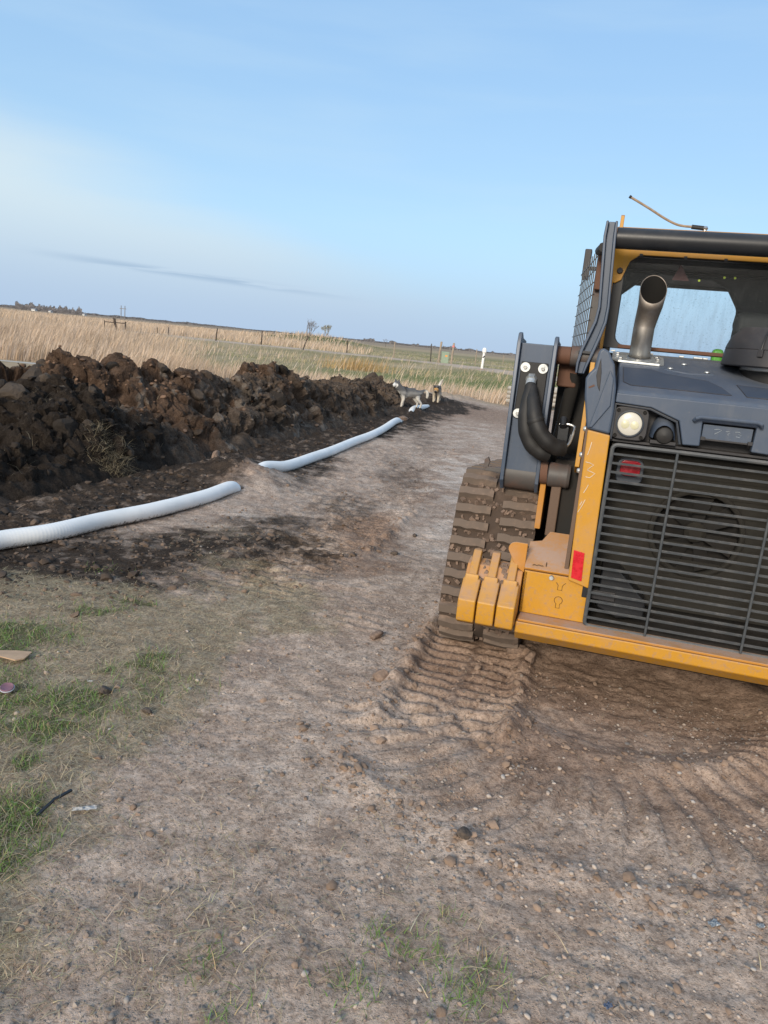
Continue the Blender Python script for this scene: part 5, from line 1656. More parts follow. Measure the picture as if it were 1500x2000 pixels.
# earth crumbs along prints, berms and the dug strip
X, Y = frame_pts(30000, 1.5, 16.0, 0.8, 8)
lx, ly = loc(X, Y)
md, mr, mp, ms, mg = ground_masks(X, Y)
bermw = np.exp(-((lx + 1.10) / 0.10)**2) * (ly > -0.8) + np.exp(-((lx + 0.48) / 0.10)**2) * (ly > -0.8) + np.exp(-((np.hypot(X - 1.10, Y - 3.4) - 1.42) / 0.12)**2) * (Y < 2.9) + 0.8 * np.exp(-((np.hypot((X - 1.27) / 0.66, (Y - 3.42) / 0.56) - 1.12) / 0.12)**2)
dist, arc, side = seg_dist(X, Y, MID_TREAD)
bermw = bermw + np.exp(-((side + 0.36) / 0.09)**2) * (arc > 1.0) * (arc < 4.0)
keep = rs.rand(len(X)) < np.clip(0.035 + 0.6 * bermw + 0.60 * md + 0.06 * mr, 0, 1)
keep &= ~on_loader(X, Y)
X, Y, md, mr = X[keep], Y[keep], md[keep], mr[keep]
Z = ground_h(X, Y)
sz = np.clip(rs.lognormal(-4.75, 0.5, len(X)), 0.004, 0.030) * (1 + 0.9 * md)
base_c = np.array([0.30, 0.215, 0.16]) * (1 - md[:, None]) + np.array([0.055, 0.044, 0.037]) * md[:, None]
o = scatter_rocks('earth_crumbs', np.stack([X, Y, Z], 1), sz, base_c * rs.uniform(0.7, 1.15, (len(X), 1)), ICO1, 8, 0.6, 0.1, 0.3, 'crumb', 8)
tag(link(o), 'crumbs of loose earth along the track prints and pipe', 'earth crumbs', kind='stuff')

# larger stones one can point at
stone_mats = []
for i, c in enumerate(STONE_COL):
    plain('stone_%d' % i, tuple(c * 1.12), 0.85, 0, 0.22, 18, 0.25, 0.3)
stone_meshes = [[], [], [], [], []]
for mi in range(5):
    for s in range(4):
        v = rock_verts(ICO2, 40 + s + 7 * mi, 0.13, 0.72, 3 + s % 3)
        me = np_mesh('stone', v, ICO2[1], True); me.set_sharp_from_angle(angle=radians(60)); me.materials.append(MATS['stone_%d' % mi]); stone_meshes[mi].append(me)
KN = ['pale tan', 'brown', 'grey', 'whitish', 'reddish brown']
KNOWN = [(826, 1661, 9, 3), (1008, 1692, 10, 3), (740, 1700, 8, 3), (702, 1733, 8, 2), (478, 1815, 11, 0), (472, 1843, 9, 3), (595, 1906, 14, 0), (72, 1587, 9, 0), (200, 1553, 7, 1), (122, 1580, 8, 1), (55, 1895, 7, 3), (181, 1852, 6, 3), (296, 1895, 7, 2),
         (1045, 1505, 6, 3), (1095, 1728, 10, 0), (1115, 1715, 10, 1), (1135, 1710, 9, 1), (1160, 1698, 10, 0), (1265, 1696, 13, 1), (1338, 1703, 10, 4), (1355, 1715, 10, 2), (1460, 1615, 9, 0), (1473, 1612, 8, 0), (1247, 1742, 10, 0), (1305, 1735, 9, 2),
         (1228, 1545, 7, 3), (1333, 1622, 9, 4), (1340, 1570, 8, 4), (983, 1515, 10, 2), (978, 1561, 8, 3), (975, 1680, 7, 0), (1010, 1835, 8, 0), (1090, 1870, 8, 3), (1178, 1870, 8, 0), (1315, 1770, 11, 1), (1483, 1800, 12, 0), (1475, 1740, 9, 1),
         (1365, 1860, 10, 1), (1385, 1845, 9, 0), (1030, 1985, 10, 3), (1310, 1985, 12, 3), (1165, 1928, 9, 0), (860, 1884, 9, 0), (700, 1880, 8, 2), (935, 1850, 9, 2), (1082, 1945, 11, 3), (1073, 1957, 9, 3), (1470, 1895, 11, 2), (1450, 1640, 8, 1), (1395, 1625, 8, 3),
         (365, 1235, 7, 3), (376, 1254, 6, 3), (487, 1270, 8, 0), (385, 1332, 8, 0), (420, 1393, 7, 0), (437, 1352, 6, 3), (455, 1350, 6, 3), (605, 1262, 6, 0), (370, 1348, 8, 2), (493, 1298, 7, 0), (470, 1240, 6, 0)]
r2 = random.Random(21)
stones = [(u, v, s / 2.0, c) for u, v, s, c in KNOWN]
tries = 0
while len(stones) < 235 and tries < 6000:
    tries += 1
    u, v = r2.uniform(0, 1500), r2.uniform(1180, 1990)
    w_ = 0.12 + 0.88 * min(1, max(0, (u - 600) / 500)) * min(1, max(0, (v - 1450) / 200))
    if u < 450: w_ *= 0.5
    if v < 1480 and u > 840: w_ *= 0.6
    if r2.random() > w_: continue
    g_ = gp(u, v)
    if on_loader(np.array([g_.x]), np.array([g_.y]))[0]: continue
    stones.append((u, v, r2.choice((2.6, 2.7, 3.0, 3.4, 4.0, 4.8)), r2.choice((0, 0, 0, 1, 2, 3, 3, 4))))
for (u, v, half, c) in stones:
    g_ = gp(u, v)
    o = link(bpy.data.objects.new('stone', r2.choice(stone_meshes[c])))
    s = half * math.hypot(g_.y, CAM_H) / F_PX * 0.95
    o.location = (g_.x, g_.y, gz(g_.x, g_.y) + s * 0.30)
    o.rotation_euler = (r2.uniform(-.4, .4), r2.uniform(-.4, .4), r2.uniform(0, 6.3)); o.scale = (s * 1.1, s * 1.1, s)
    zone = ('on the trampled straw at the left edge' if g_.x < -0.75 else
            'on the open gravel drive' if g_.x <= 0.1 and g_.y > 2.9 else
            'on the bare ground left of the track prints' if g_.x <= 0.1 and g_.y > 2.2 else
            'between the sparse grass tufts at the bottom' if g_.x <= 0.35 and g_.y <= 2.2 else
            'on the dirt beside the straight track prints' if g_.x <= 0.75 and g_.y > 2.6 else
            'in the hollow below the grille' if g_.y > 2.8 else
            'in the curved scuff below the hollow' if g_.y > 2.15 else
            'in the stony strip along the outer scuff' if g_.y > 1.85 else
            'at the very bottom of the yard')
    size = 'large' if half >= 4.6 else ('small' if half <= 2.8 else 'middling')
    tag(o, '%s %s rounded stone %s' % (size, KN[c], zone), 'stone', 'loose stones %s' % zone)

plain('yard_clod', (0.20, 0.14, 0.105), 0.95, 0, 0.3, 3, 0.5)
plain('yard_clod_dark', (0.085, 0.066, 0.053), 0.95, 0, 0.3, 3, 0.5)
# bigger clods lying free on the drive
for k, (u, v, s, lab) in enumerate([(600, 1225, .03, None), (205, 1358, 0.035, 'dark torn clod in the grass below the cardboard scrap'), (288, 1392, 0.022, 'small dark clod at the edge of the green grass'), (787, 820, 0.11, 'brown clod resting on the buried end of the white pipe'), (830, 1057, .03, None), (412, 1345, .015, None),
                                   (810, 1047, 0.026, 'dark flat clod on the pale drive left of the track'), (770, 1085, 0.03, 'black clod at the end of the red ridge on the drive'), (735, 1245, 0.04, 'reddish clod beside the upper track prints'), (745, 1330, 0.045, 'flat brown clod at the outer edge of the track prints'), (905, 1640, 0.03, 'dark clod in a small hole near the camera'),
                                   (420, 922, 0.09, 'upright brown clod on the earth heap over the pipe'), (1010, 1275, 0.05, 'brown earth lump beside the rear of the track'), (1035, 1290, 0.04, 'crumbly brown lump behind the track end')]):
    if not lab: continue
    g_ = gp(u, v)
    cm = clod_meshes[k % 9].copy(); cm.materials.clear(); cm.materials.append(MATS['yard_clod_dark' if ('dark' in lab or 'black' in lab) else 'yard_clod'])
    o = link(bpy.data.objects.new('earth_clod', cm)); o.location = (g_.x, g_.y, gz(g_.x, g_.y) + s * 0.35); o.rotation_euler = (0.3, 0.2, k * 1.3)
    o.scale = (s * 1.3, s, s) if 'upright' not in lab else (s * .6, s * .6, s * 1.3)
    tag(o, lab, 'clod', 'loose clods on the yard')

# ================================================================== GRASS AND STRAW
def blades(name, P, H, W, A, LEAN, COL, droop=0.5, seg=3, base=0.0, flat=False):
    """ribbons: P roots (n,3), H lengths, W widths, A azimuth, LEAN angle from vertical (rad), COL (n,3)"""
    n = len(P); d = np.stack([np.cos(A), np.sin(A), np.zeros(n)], 1); sd = np.stack([-np.sin(A), np.cos(A), np.zeros(n)], 1)
    if not flat:                                     # turn the ribbons at random about their stem
        tw = RS.uniform(0, pi, n); sd = np.stack([np.cos(tw), np.sin(tw), np.zeros(n)], 1)
    pts = [P]; ang = LEAN.copy(); cur = P.copy()
    for k in range(seg):
        cur = cur + (d * np.sin(ang)[:, None] + np.array([0, 0, 1.0]) * np.cos(ang)[:, None]) * (H / seg)[:, None]
        pts.append(cur); ang = np.minimum(ang + droop / seg * RS.uniform(0.4, 1.6, n), 1.75)
    V = []; 
    for k in range(seg):
        wk = W * (1 - 0.75 * k / seg)
        V += [pts[k] - sd * wk[:, None] / 2, pts[k] + sd * wk[:, None] / 2]
    V.append(pts[seg])
    V = np.stack(V, 1); m = V.shape[1]
    F = []
    b0 = (np.arange(n) * m)[:, None]
    for k in range(seg - 1):
        F += [b0 + np.array([[2 * k, 2 * k + 1, 2 * k + 3]]), b0 + np.array([[2 * k, 2 * k + 3, 2 * k + 2]])]
    F.append(b0 + np.array([[2 * seg - 2, 2 * seg - 1, 2 * seg]]))
    me = np_mesh(name, V.reshape(-1, 3), np.concatenate(F, 0), True, {'col': np.repeat(COL, m, 0)})
    me.materials.append(MATS['blade'])
    return bpy.data.objects.new(name, me)


r3 = np.random.RandomState(17)
# dry straw lying about
X, Y = frame_pts(120000, 1.35, 6.0, 0.85, 21)
md, mr, mp, ms, mg = ground_masks(X, Y)
keep = r3.rand(len(X)) < np.clip(ms * 0.85 * (1 - 0.4 * mg) + 0.010 + 0.035 * (X < 0.3) * (Y < 2.6), 0, 1)
keep &= ~on_loader(X, Y)
X, Y = X[keep][:52000], Y[keep][:52000]
n = len(X); Z = ground_h(X, Y) + 0.003
col = np.array([0.60, 0.50, 0.345]) * r3.uniform(0.45, 1.1, (n, 1)) * (1 + r3.uniform(-.08, .08, (n, 3)))
o = blades('dry_straw', np.stack([X, Y, Z], 1), np.clip(r3.lognormal(-3.2, 0.55, n), 0.012, 0.12), r3.uniform(0.0016, 0.0036, n), r3.uniform(0, 6.28, n), r3.uniform(0.95, 1.6, n), col, 0.9, 3)
tag(link(o), 'pale dead grass matted over the ground at left', 'dry grass', kind='stuff')
# green tufts
X, Y = frame_pts(120000, 1.3, 5.2, 0.85, 33)
md, mr, mp, ms, mg = ground_masks(X, Y)
tuft = np.zeros(len(X))
for (u, v, rr) in ((742, 1825, .05), (800, 1850, .06), (900, 1930, .08), (870, 1785, .035), (935, 1915, .06), (440, 1985, .05), (690, 1930, .06), (400, 1880, .05), (845, 1860, .05)):
    g_ = gp(u, v); tuft = np.maximum(tuft, 0.5 * np.exp(-((X - g_.x)**2 + (Y - g_.y)**2) / rr**2))
keep = r3.rand(len(X)) < np.clip(mg * (0.95 + 0.5 * fbm(X * 7, Y * 7, 2.0, 2)) + tuft * 0.9, 0, 1)
X, Y, ms, mg = X[keep][:34000], Y[keep][:34000], ms[keep][:34000], mg[keep][:34000]
n = len(X); Z = ground_h(X, Y) - 0.002
dryf = (r3.rand(n) < 0.22)[:, None]
col = np.where(dryf, np.array([0.42, 0.35, 0.20]), np.array([0.185, 0.31, 0.085])) * r3.uniform(0.6, 1.25, (n, 1)) * (1 + r3.uniform(-.12, .12, (n, 3)))
o = blades('green_grass', np.stack([X, Y, Z], 1), r3.uniform(0.02, 0.065, n), r3.uniform(0.0018, 0.0036, n), r3.uniform(0, 6.28, n), r3.uniform(0.1, 1.1, n), col, 0.7, 3)
tag(link(o), 'patches of short green grass at the left edge', 'grass', kind='stuff')
# roots and dead grass on the pile
pk = rs.choice(np.where((env2 > 0.6) & (psr < 11))[0], 1500, replace=False)
g1 = [np.argmin((px_ - aty(u, v, d).x)**2 + (py_ - aty(u, v, d).y)**2) for (u, v, d) in ((205, 775, 7.5), (225, 785, 7.6), (245, 800, 7.5), (190, 755, 7.5), (160, 905, 6.5))]
extra = np.concatenate([np.argsort((px_ - px_[g])**2 + (py_ - py_[g])**2)[:140][r3.permutation(140)[:70]] for g in g1])
pk = np.concatenate([pk, extra, extra, extra, extra, extra]); n = len(pk)
col = np.array([0.46, 0.38, 0.25]) * r3.uniform(0.4, 1.1, (n, 1)) * np.ones((n, 3))
o = blades('dead_grass', P3[pk] - np.array([TOE0.x, TOE0.y, -0.004]), r3.uniform(0.05, 0.24, n), r3.uniform(0.002, 0.004, n), r3.uniform(0, 6.28, n), r3.uniform(0.5, 2.0, n), col, 1.2, 3)
tag(link(o, pile), kind='stuff')

# ================================================================== REEDS AND PASTURE
def reed_field(name, n, xr, yr, hr, wr, cols, lean, mask, seed, ypow=1.0, drop=0.35, hmul=None):
    r = np.random.RandomState(seed)
    Y = yr[0] * (yr[1] / yr[0])**(r.rand(n)**ypow)
    X = r.uniform(-1, 1, n) * (0.62 * Y) - 0.02 * Y
    X = np.clip(X, xr[0] - 5, xr[1] + 5)
    k = (X > xr[0]) & (X < xr[1]) & (r.rand(n) < mask(X, Y))
    X, Y = X[k], Y[k]; n = len(X)
    Z = ground_h(X, Y) - 0.02
    cl = fbm(X * 0.35, Y * 0.35, seed * 1.0, 3)
    H = (hr[0] + (hr[1] - hr[0]) * r.rand(n)) * (1 + 0.35 * cl)
    if hmul is not None: H = H * hmul(X, Y)
    ci = r.randint(0, len(cols), n)
    col = np.array(cols)[ci] * (r.uniform(0.7, 1.15, (n, 1)) * (1 + 0.25 * cl[:, None]))
    A = 0.1 + 0.6 * r.normal(size=n) + np.where(cl > 0.2, 0.0, 0.25)
    L = np.abs(lean + 0.16 * r.normal(size=n) + 0.25 * cl)
    o = blades(name, np.stack([X, Y, Z], 1), H, (wr[0] + (wr[1] - wr[0]) * r.rand(n)) * (0.5 + Y / 60), A, L, col, drop, 2 if Y.min() > 60 else 3)
    return link(o)


def road_clear(X, Y):
    dr, _, _ = seg_dist(X, Y, ROAD)
    return sst(dr, 3.8, 4.6)


TAN = [(0.66, 0.50, 0.36), (0.72, 0.57, 0.43), (0.57, 0.42, 0.29), (0.68, 0.56, 0.46)]
o = reed_field('reeds', 95000, (-45, 9), (25.0, 62), (0.55, 1.15), (0.016, 0.034), TAN, 0.20,
               lambda X, Y: np.where(X + 3.0 * fbm(X * .25, Y * .25, 8., 2) < -10 - 0.28 * (Y - 30) + 5 * (np.random.RandomState(4).rand(len(X)) - .5), 1.0, np.where(Y < 32 + 3 * fbm(X * .2, Y * .2, 1., 2) + 0.25 * np.abs(X), 0.75, 0.03)) * sst(Y - 0.2 * fbm(X, Y, 3., 2), 25.5 + 0.0 * X, 27.0) * road_clear(X, Y), 5, 0.8, hmul=lambda X, Y: 0.60 + 0.40 * sst(-X - 6 - 0.28 * (Y - 30), -4, 10))
tag(o, 'tall dry tan reeds standing behind the dirt pile', 'reeds', kind='stuff')
o = reed_field('far_reeds', 80000, (-260, -4), (80, 330), (0.6, 1.1), (0.03, 0.05), TAN, 0.18,
               lambda X, Y: sst(-X - 0.10 * (Y - 80), -2, 14) * road_clear(X, Y), 9, 0.9)
tag(o, 'wide plain of dry reeds beyond the gravel road', 'reeds', kind='stuff')
o = reed_field('pasture_grass', 70000, (-22, 45), (34, 150), (0.10, 0.32), (0.014, 0.03), [(0.28, 0.29, 0.13), (0.36, 0.34, 0.18), (0.50, 0.42, 0.28), (0.56, 0.49, 0.34)], 0.45,
               lambda X, Y: road_clear(X, Y) * (0.35 + 0.65 * sst(fbm(X * 0.05, Y * 0.12, 7., 3), -0.3, 0.3)), 13, 0.85)
tag(o, 'green and straw coloured pasture on both sides of the road', 'pasture grass', kind='stuff')
r4 = np.random.RandomState(2)
q = gp(700, 722); n = 420
X = q.x + r4.normal(size=n) * 0.9; Y = q.y + r4.normal(size=n) * 0.7
o = blades('orange_grass', np.stack([X, Y, ground_h(X, Y)], 1), r4.uniform(0.4, 0.85, n), r4.uniform(0.02, 0.04, n), r4.normal(size=n) * .8, np.abs(r4.normal(size=n) * 0.2 + .1), np.array([0.56, 0.38, 0.18]) * r4.uniform(0.7, 1.15, (n, 1)), 0.3, 3)
tag(link(o), 'clump of orange bunchgrass below the gravel road', 'bunchgrass', kind='stuff')
# ================================================================== DOGS
def fur(name, base, dark, light, spec):
    """coat: saddle dark, underside and legs light; spec adds local patches (x,y,z,r,colour)"""
    def b(k, out):
        co = objco(k)
        sp = k.n('ShaderNodeSeparateXYZ', i={0: co}).outputs
        n = k.noise(co, 16, 6, 0.75); n2 = k.noise(k.n('ShaderNodeMapping', i={0: co, 'Scale': (0.35, 1, 1)}).outputs[0], 55, 5, 0.7)
        zz = k.math('ADD', sp[2], k.math('MULTIPLY', k.math('SUBTRACT', n, 0.5), 0.10))
        c = k.mix(k.step(zz, 0.25, 0.34), light, base)
        c = k.mix(k.step(zz, 0.38, 0.45, 0.0, 0.85), c, dark)
        for (x_, y_, z_, r_, col) in spec:
            d = k.n('ShaderNodeVectorMath', operation='DISTANCE', i={0: co, 1: (x_, y_, z_)}).outputs['Value']
            d = k.math('ADD', d, k.math('MULTIPLY', k.math('SUBTRACT', n, 0.5), 0.04))
            c = k.mix(k.step(d, r_ * 0.75, r_, 1.0, 0.0), c, col)
        c = k.mix(k.step(n2, 0.3, 0.7, 0.0, 0.55), c, k.mix(1.0, c, (0.5, 0.5, 0.5), 'MULTIPLY'))
        principled(k, out, c, 0.9, 0, bump(k, n2, 0.8, 0.012), 0.2)
    return mat(name, b)


def skin_body(name, V, E, matname):
    """V: {key: (x,y,z,r)}"""
    keys = list(V); me = bpy.data.meshes.new(name)
    me.from_pydata([V[k][:3] for k in keys], [(keys.index(a), keys.index(b)) for a, b in E], [])
    o = bpy.data.objects.new(name, me)
    md_ = o.modifiers.new('skin', 'SKIN'); md_.use_smooth_shade = True; md_.branch_smoothing = 0.3
    sk = me.skin_vertices[0].data if me.skin_vertices else None
    if sk is None:
        bm = bmesh.new(); bm.from_mesh(me); bm.verts.layers.skin.verify(); bm.to_mesh(me); bm.free(); sk = me.skin_vertices[0].data
    for i, k in enumerate(keys):
        r = V[k][3]; sk[i].radius = (r, r) if not isinstance(r, tuple) else r
        sk[i].use_root = (i == 0)
    ss_ = o.modifiers.new('sub', 'SUBSURF'); ss_.levels = 2; ss_.render_levels = 2
    me.materials.append(MATS[matname])
    return o


def dog(head_yaw, head_drop, tail, legs_shift=0.0):
    V = {'mid': (0.0, 0, 0.385, 0.128), 'chest': (0.16, 0, 0.375, 0.150), 'hip': (-0.20, 0, 0.40, 0.122), 'rump': (-0.275, 0, 0.40, 0.08), 'with': (0.24, 0, 0.43, 0.125), 'neck': (0.315, 0, 0.49 - head_drop * 0.35, 0.105)}
    hc = Vector((0.375, 0, 0.575 - head_drop))
    R_ = Matrix.Rotation(head_yaw, 3, 'Z')
    def H(x, y, z, r):
        p = hc + R_ @ Vector((x, y, z)); return (p.x, p.y, p.z, r)
    V['skull'] = H(0.0, 0, 0.0, 0.088); V['brow'] = H(0.055, 0, -0.005, 0.070); V['muz'] = H(0.110, 0, -0.035, 0.044); V['nose'] = H(0.152, 0, -0.038, 0.028)
    E = [('mid', 'chest'), ('mid', 'hip'), ('hip', 'rump'), ('chest', 'with'), ('with', 'neck'), ('neck', 'skull'), ('skull', 'brow'), ('brow', 'muz'), ('muz', 'nose')]
    for s, n in ((1, 'l'), (-1, 'r')):
        V['eb' + n] = H(-0.005, s * 0.050, 0.070, 0.032); V['et' + n] = H(-0.010, s * 0.062, 0.135, 0.010); E += [('skull', 'eb' + n), ('eb' + n, 'et' + n)]
        ls = legs_shift * s
        V['sh' + n] = (0.185, s * 0.068, 0.325, 0.070); V['el' + n] = (0.165 + ls * .4, s * 0.076, 0.225, 0.046); V['wr' + n] = (0.185 + ls, s * 0.072, 0.105, 0.031); V['fp' + n] = (0.190 + ls, s * 0.072, 0.030, 0.030); V['ft' + n] = (0.222 + ls, s * 0.072, 0.020, 0.020)
        E += [('chest', 'sh' + n), ('sh' + n, 'el' + n), ('el' + n, 'wr' + n), ('wr' + n, 'fp' + n), ('fp' + n, 'ft' + n)]
        V['th' + n] = (-0.215, s * 0.062, 0.335, 0.082); V['kn' + n] = (-0.165 - ls * .5, s * 0.080, 0.240, 0.056); V['hk' + n] = (-0.275 - ls, s * 0.074, 0.130, 0.030); V['hp' + n] = (-0.255 - ls, s * 0.072, 0.032, 0.028); V['ht' + n] = (-0.222 - ls, s * 0.072, 0.020, 0.019)
        E += [('hip', 'th' + n), ('th' + n, 'kn' + n), ('kn' + n, 'hk' + n), ('hk' + n, 'hp' + n), ('hp' + n, 'ht' + n)]
    prev = 'rump'
    for i, t in enumerate(tail):
        V['t%d' % i] = t; E.append((prev, 't%d' % i)); prev = 't%d' % i
    return V, E, hc, R_


def make_dog(name, pos, yaw, scale, parts, matname, nose_mat, label):
    V, E, hc, R_ = parts
    root = empty(name, (pos.x, pos.y, gz(pos.x, pos.y) - 0.008), yaw)
    root.scale = (scale,) * 3
    link(skin_body('body', V, E, matname), root)
    for s in (1, -1):
        p = hc + R_ @ Vector((0.100, s * 0.036, 0.028))
        q = MB().lathe([(0.0, -0.009), (0.007, -0.006), (0.009, 0.0), (0.007, 0.006), (0.0, 0.009)], tuple(p), 'z', 8); q.build('eye', 'black_paint', root)
    p = hc + R_ @ Vector((0.178, 0, -0.030))
    q = MB().lathe([(0.004, -0.014), (0.014, -0.008), (0.017, 0.0), (0.012, 0.009), (0.004, 0.012)], tuple(p), 'z', 8); q.build('nose', nose_mat, root)
    tag(root, label, 'dog')
    return root


hy = radians(38)
_Rh = Matrix.Rotation(hy, 3, 'Z'); _hc = Vector((0.375, 0, 0.575))
def hp_(x, y, z, dz=0.0, R_=_Rh, c=_hc):
    p = c + R_ @ Vector((x, y, z)); return (p.x, p.y, p.z - dz)
fur('husky_fur', (0.25, 0.25, 0.25), (0.085, 0.088, 0.095), (0.62, 0.59, 0.54),
    [(*hp_(0.09, 0, -0.03), 0.085, (0.74, 0.73, 0.71)), (*hp_(0.055, 0.04, -0.02), 0.05, (0.74, 0.73, 0.71)), (0.30, 0.0, 0.40, 0.075, (0.62, 0.60, 0.56)), (-0.47, 0, 0.36, 0.16, (0.66, 0.62, 0.55)), (0.18, 0, 0.10, 0.2, (0.66, 0.61, 0.54))])
g_ = gp(797, 809)
make_dog('husky', g_, radians(180 + 14), 0.92, dog(hy, 0.0, [(-0.345, 0, 0.455, 0.036), (-0.405, 0, 0.475, 0.042), (-0.455, 0, 0.43, 0.046), (-0.47, 0, 0.35, 0.044), (-0.455, 0, 0.27, 0.024)], 0.03), 'husky_fur', 'black_rubber',
         'grey and white husky standing side on beside the pipe, facing the camera')
hc2 = Vector((0.375, 0, 0.575 - 0.20)); R2 = Matrix.Rotation(radians(-4), 3, 'Z')
def h2_(x, y, z):
    p = hc2 + R2 @ Vector((x, y, z)); return (p.x, p.y, p.z)
fur('shepherd_fur', (0.36, 0.31, 0.26), (0.10, 0.10, 0.105), (0.62, 0.56, 0.47),
    [(*h2_(0.03, 0, 0.0), 0.095, (0.50, 0.28, 0.10)), (*h2_(-0.01, 0.052, 0.095), 0.045, (0.03, 0.025, 0.02)), (*h2_(-0.01, -0.052, 0.095), 0.045, (0.03, 0.025, 0.02)), (*h2_(0.14, 0, -0.045), 0.055, (0.03, 0.025, 0.022)),
     (-0.40, 0.02, 0.60, 0.20, (0.66, 0.62, 0.56)), (0.15, 0, 0.12, 0.22, (0.62, 0.54, 0.42))])
g_ = gp(851, 791)
make_dog('shepherd_dog', g_, radians(-90 - 8), 0.94, dog(radians(-4), 0.20, [(-0.36, 0.0, 0.47, 0.035), (-0.41, 0.03, 0.54, 0.044), (-0.42, 0.06, 0.61, 0.046), (-0.38, 0.09, 0.66, 0.036), (-0.33, 0.10, 0.68, 0.016)], 0.05), 'shepherd_fur', 'black_rubber',
         'tan faced shepherd dog with lowered head walking towards the camera')

# ================================================================== LITTER ON THE YARD
plain('cardboard', (0.42, 0.29, 0.19), 0.9, 0, 0.12, 14, 0.15)
plain('lid_purple', (0.20, 0.10, 0.13), 0.5, 0, 0.2, 20, 0.1)
plain('lid_rim', (0.42, 0.45, 0.50), 0.4, 0, 0.1)
plain('black_strip', (0.02, 0.021, 0.024), 0.5, 0, 0.3)
plain('white_plastic', (0.34, 0.35, 0.36), 0.4, 0, 0.15, 30, 0.3)
plain('blue_plastic', (0.07, 0.10, 0.17), 0.45, 0, 0.2, 30, 0.3)
plain('grey_film', (0.20, 0.235, 0.27), 0.35, 0, 0.2, 30, 0.5)


def sheet(name, px, thick, matn, lift=0.012, curl=0.004, sub=1):
    pts = [gp(u, v) for u, v in px]
    cz = max(gz(p.x, p.y) for p in pts) + lift
    c = sum(pts, Vector()) / len(pts)
    m_ = MB(); n_ = len(pts)
    top = [(p.x - c.x, p.y - c.y, random.uniform(-curl, curl) + thick) for p in pts]
    m_.add(top + [(a, b, z - thick) for a, b, z in top], [tuple(range(n_)), tuple(range(2 * n_ - 1, n_ - 1, -1))] + [(i, i + n_, (i + 1) % n_ + n_, (i + 1) % n_) for i in range(n_)])
    o = m_.build(name, matn, None, 0, 30)
    o.location = (c.x, c.y, cz)
    return o


o = sheet('cardboard_scrap', [(-30, 1282), (0, 1283), (34, 1282), (63, 1283), (48, 1295), (30, 1299), (0, 1293), (-25, 1291)], 0.006, 'cardboard', 0.02, 0.006)
tag(o, 'torn flat scrap of brown cardboard lying in the grass', 'cardboard')
g_ = gp(14, 1354)
q = MB().lathe([(0.0, 0.010), (0.022, 0.011), (0.025, 0.013), (0.027, 0.012), (0.028, 0.0)], (0, 0, 0), 'z', 24); lid = q.build('lid', 'lid_purple', None); lid.location = (g_.x, g_.y, gz(g_.x, g_.y) + 0.02); lid.rotation_euler = (0.25, 0.1, 0)
q = MB().tube([(0.028 * cos(a), 0.028 * sin(a), 0.006) for a in np.linspace(0, 2 * pi, 24, endpoint=False)], 0.0025, 6, closed=True); q.build('rim', 'lid_rim', lid)
tag(lid, 'dull purple round lid half sunk in the dry grass', 'lid')
a, b = gp(72, 1608), gp(140, 1554)
q = MB(); d = (b - a).normalized(); s_ = Vector((-d.y, d.x, 0)) * 0.0035
m1 = (a + b) / 2
za, zm, zb = (gz(p.x, p.y) + 0.012 for p in (a, m1, b))
pts = []
for p, z_ in ((a, za), (m1, zm + 0.01), (b, zb)):
    pts += [(p.x - s_.x, p.y - s_.y, z_), (p.x + s_.x, p.y + s_.y, z_ + 0.003), (p.x + s_.x, p.y + s_.y, z_ + 0.009), (p.x - s_.x, p.y - s_.y, z_ + 0.006)]
q.add(pts, [(4 * i + k, 4 * i + (k + 1) % 4, 4 * i + 4 + (k + 1) % 4, 4 * i + 4 + k) for i in range(2) for k in range(4)] + [(0, 1, 2, 3), (8, 11, 10, 9)])
tag(q.build('plastic_strip', 'black_strip', None), 'thin black plastic strip lying in the straw', 'strip')


def crumpled(name, u, v, w_, l_, matn, label, cat, rot=0.0, seed=0):
    g_ = gp(u, v); r = np.random.RandomState(seed); n_ = 9
    gx_, gy_ = np.meshgrid(np.linspace(-1, 1, n_), np.linspace(-1, 1, n_)); gx_ = gx_.ravel(); gy_ = gy_.ravel()
    zz_ = 0.010 + 0.010 * np.abs(fbm(gx_ * 1.6 + seed, gy_ * 1.6, 1.0, 3))
    edge_ = 1 + 0.22 * fbm(gx_ * 2 + seed, gy_ * 2, 4.0, 2)
    id_ = np.arange(n_ * n_).reshape(n_, n_)
    f_ = np.stack([id_[:-1, :-1], id_[:-1, 1:], id_[1:, 1:], id_[1:, :-1]], -1).reshape(-1, 4)
    me = np_mesh(name, np.stack([gx_ * w_ / 2 * edge_, gy_ * l_ / 2 * edge_, zz_], 1), f_, False); me.materials.append(MATS[matn])
    o = link(bpy.data.objects.new(name, me)); o.location = (g_.x, g_.y, gz(g_.x, g_.y)); o.rotation_euler = (0, 0, rot)
    s_ = o.modifiers.new('thick', 'SOLIDIFY'); s_.thickness = 0.0015
    return tag(o, label, cat)


crumpled('plastic_film', 165, 1586, 0.075, 0.018, 'white_plastic', 'shred of clear whitish plastic film beside the black strip', 'plastic film', 0.3, 1)
crumpled('white_scrap', 176, 1337, 0.022, 0.010, 'white_plastic', 'tiny white plastic bit in the green grass', 'plastic bit', 0.1, 2)
crumpled('blue_scrap', 1186, 1972, 0.020, 0.015, 'blue_plastic', 'small dark blue plastic chip at the bottom of the yard', 'plastic chip', 0.5, 3)
crumpled('crushed_bottle', 1393, 1810, 0.035, 0.022, 'grey_film', 'crushed grey blue plastic bottle piece among the stones', 'plastic scrap', 0.4, 4)
crumpled('foil_scrap', 1483, 1817, 0.022, 0.014, 'grey_film', 'crumpled bluish foil scrap near the right edge of the yard', 'foil scrap', 0.2, 5)

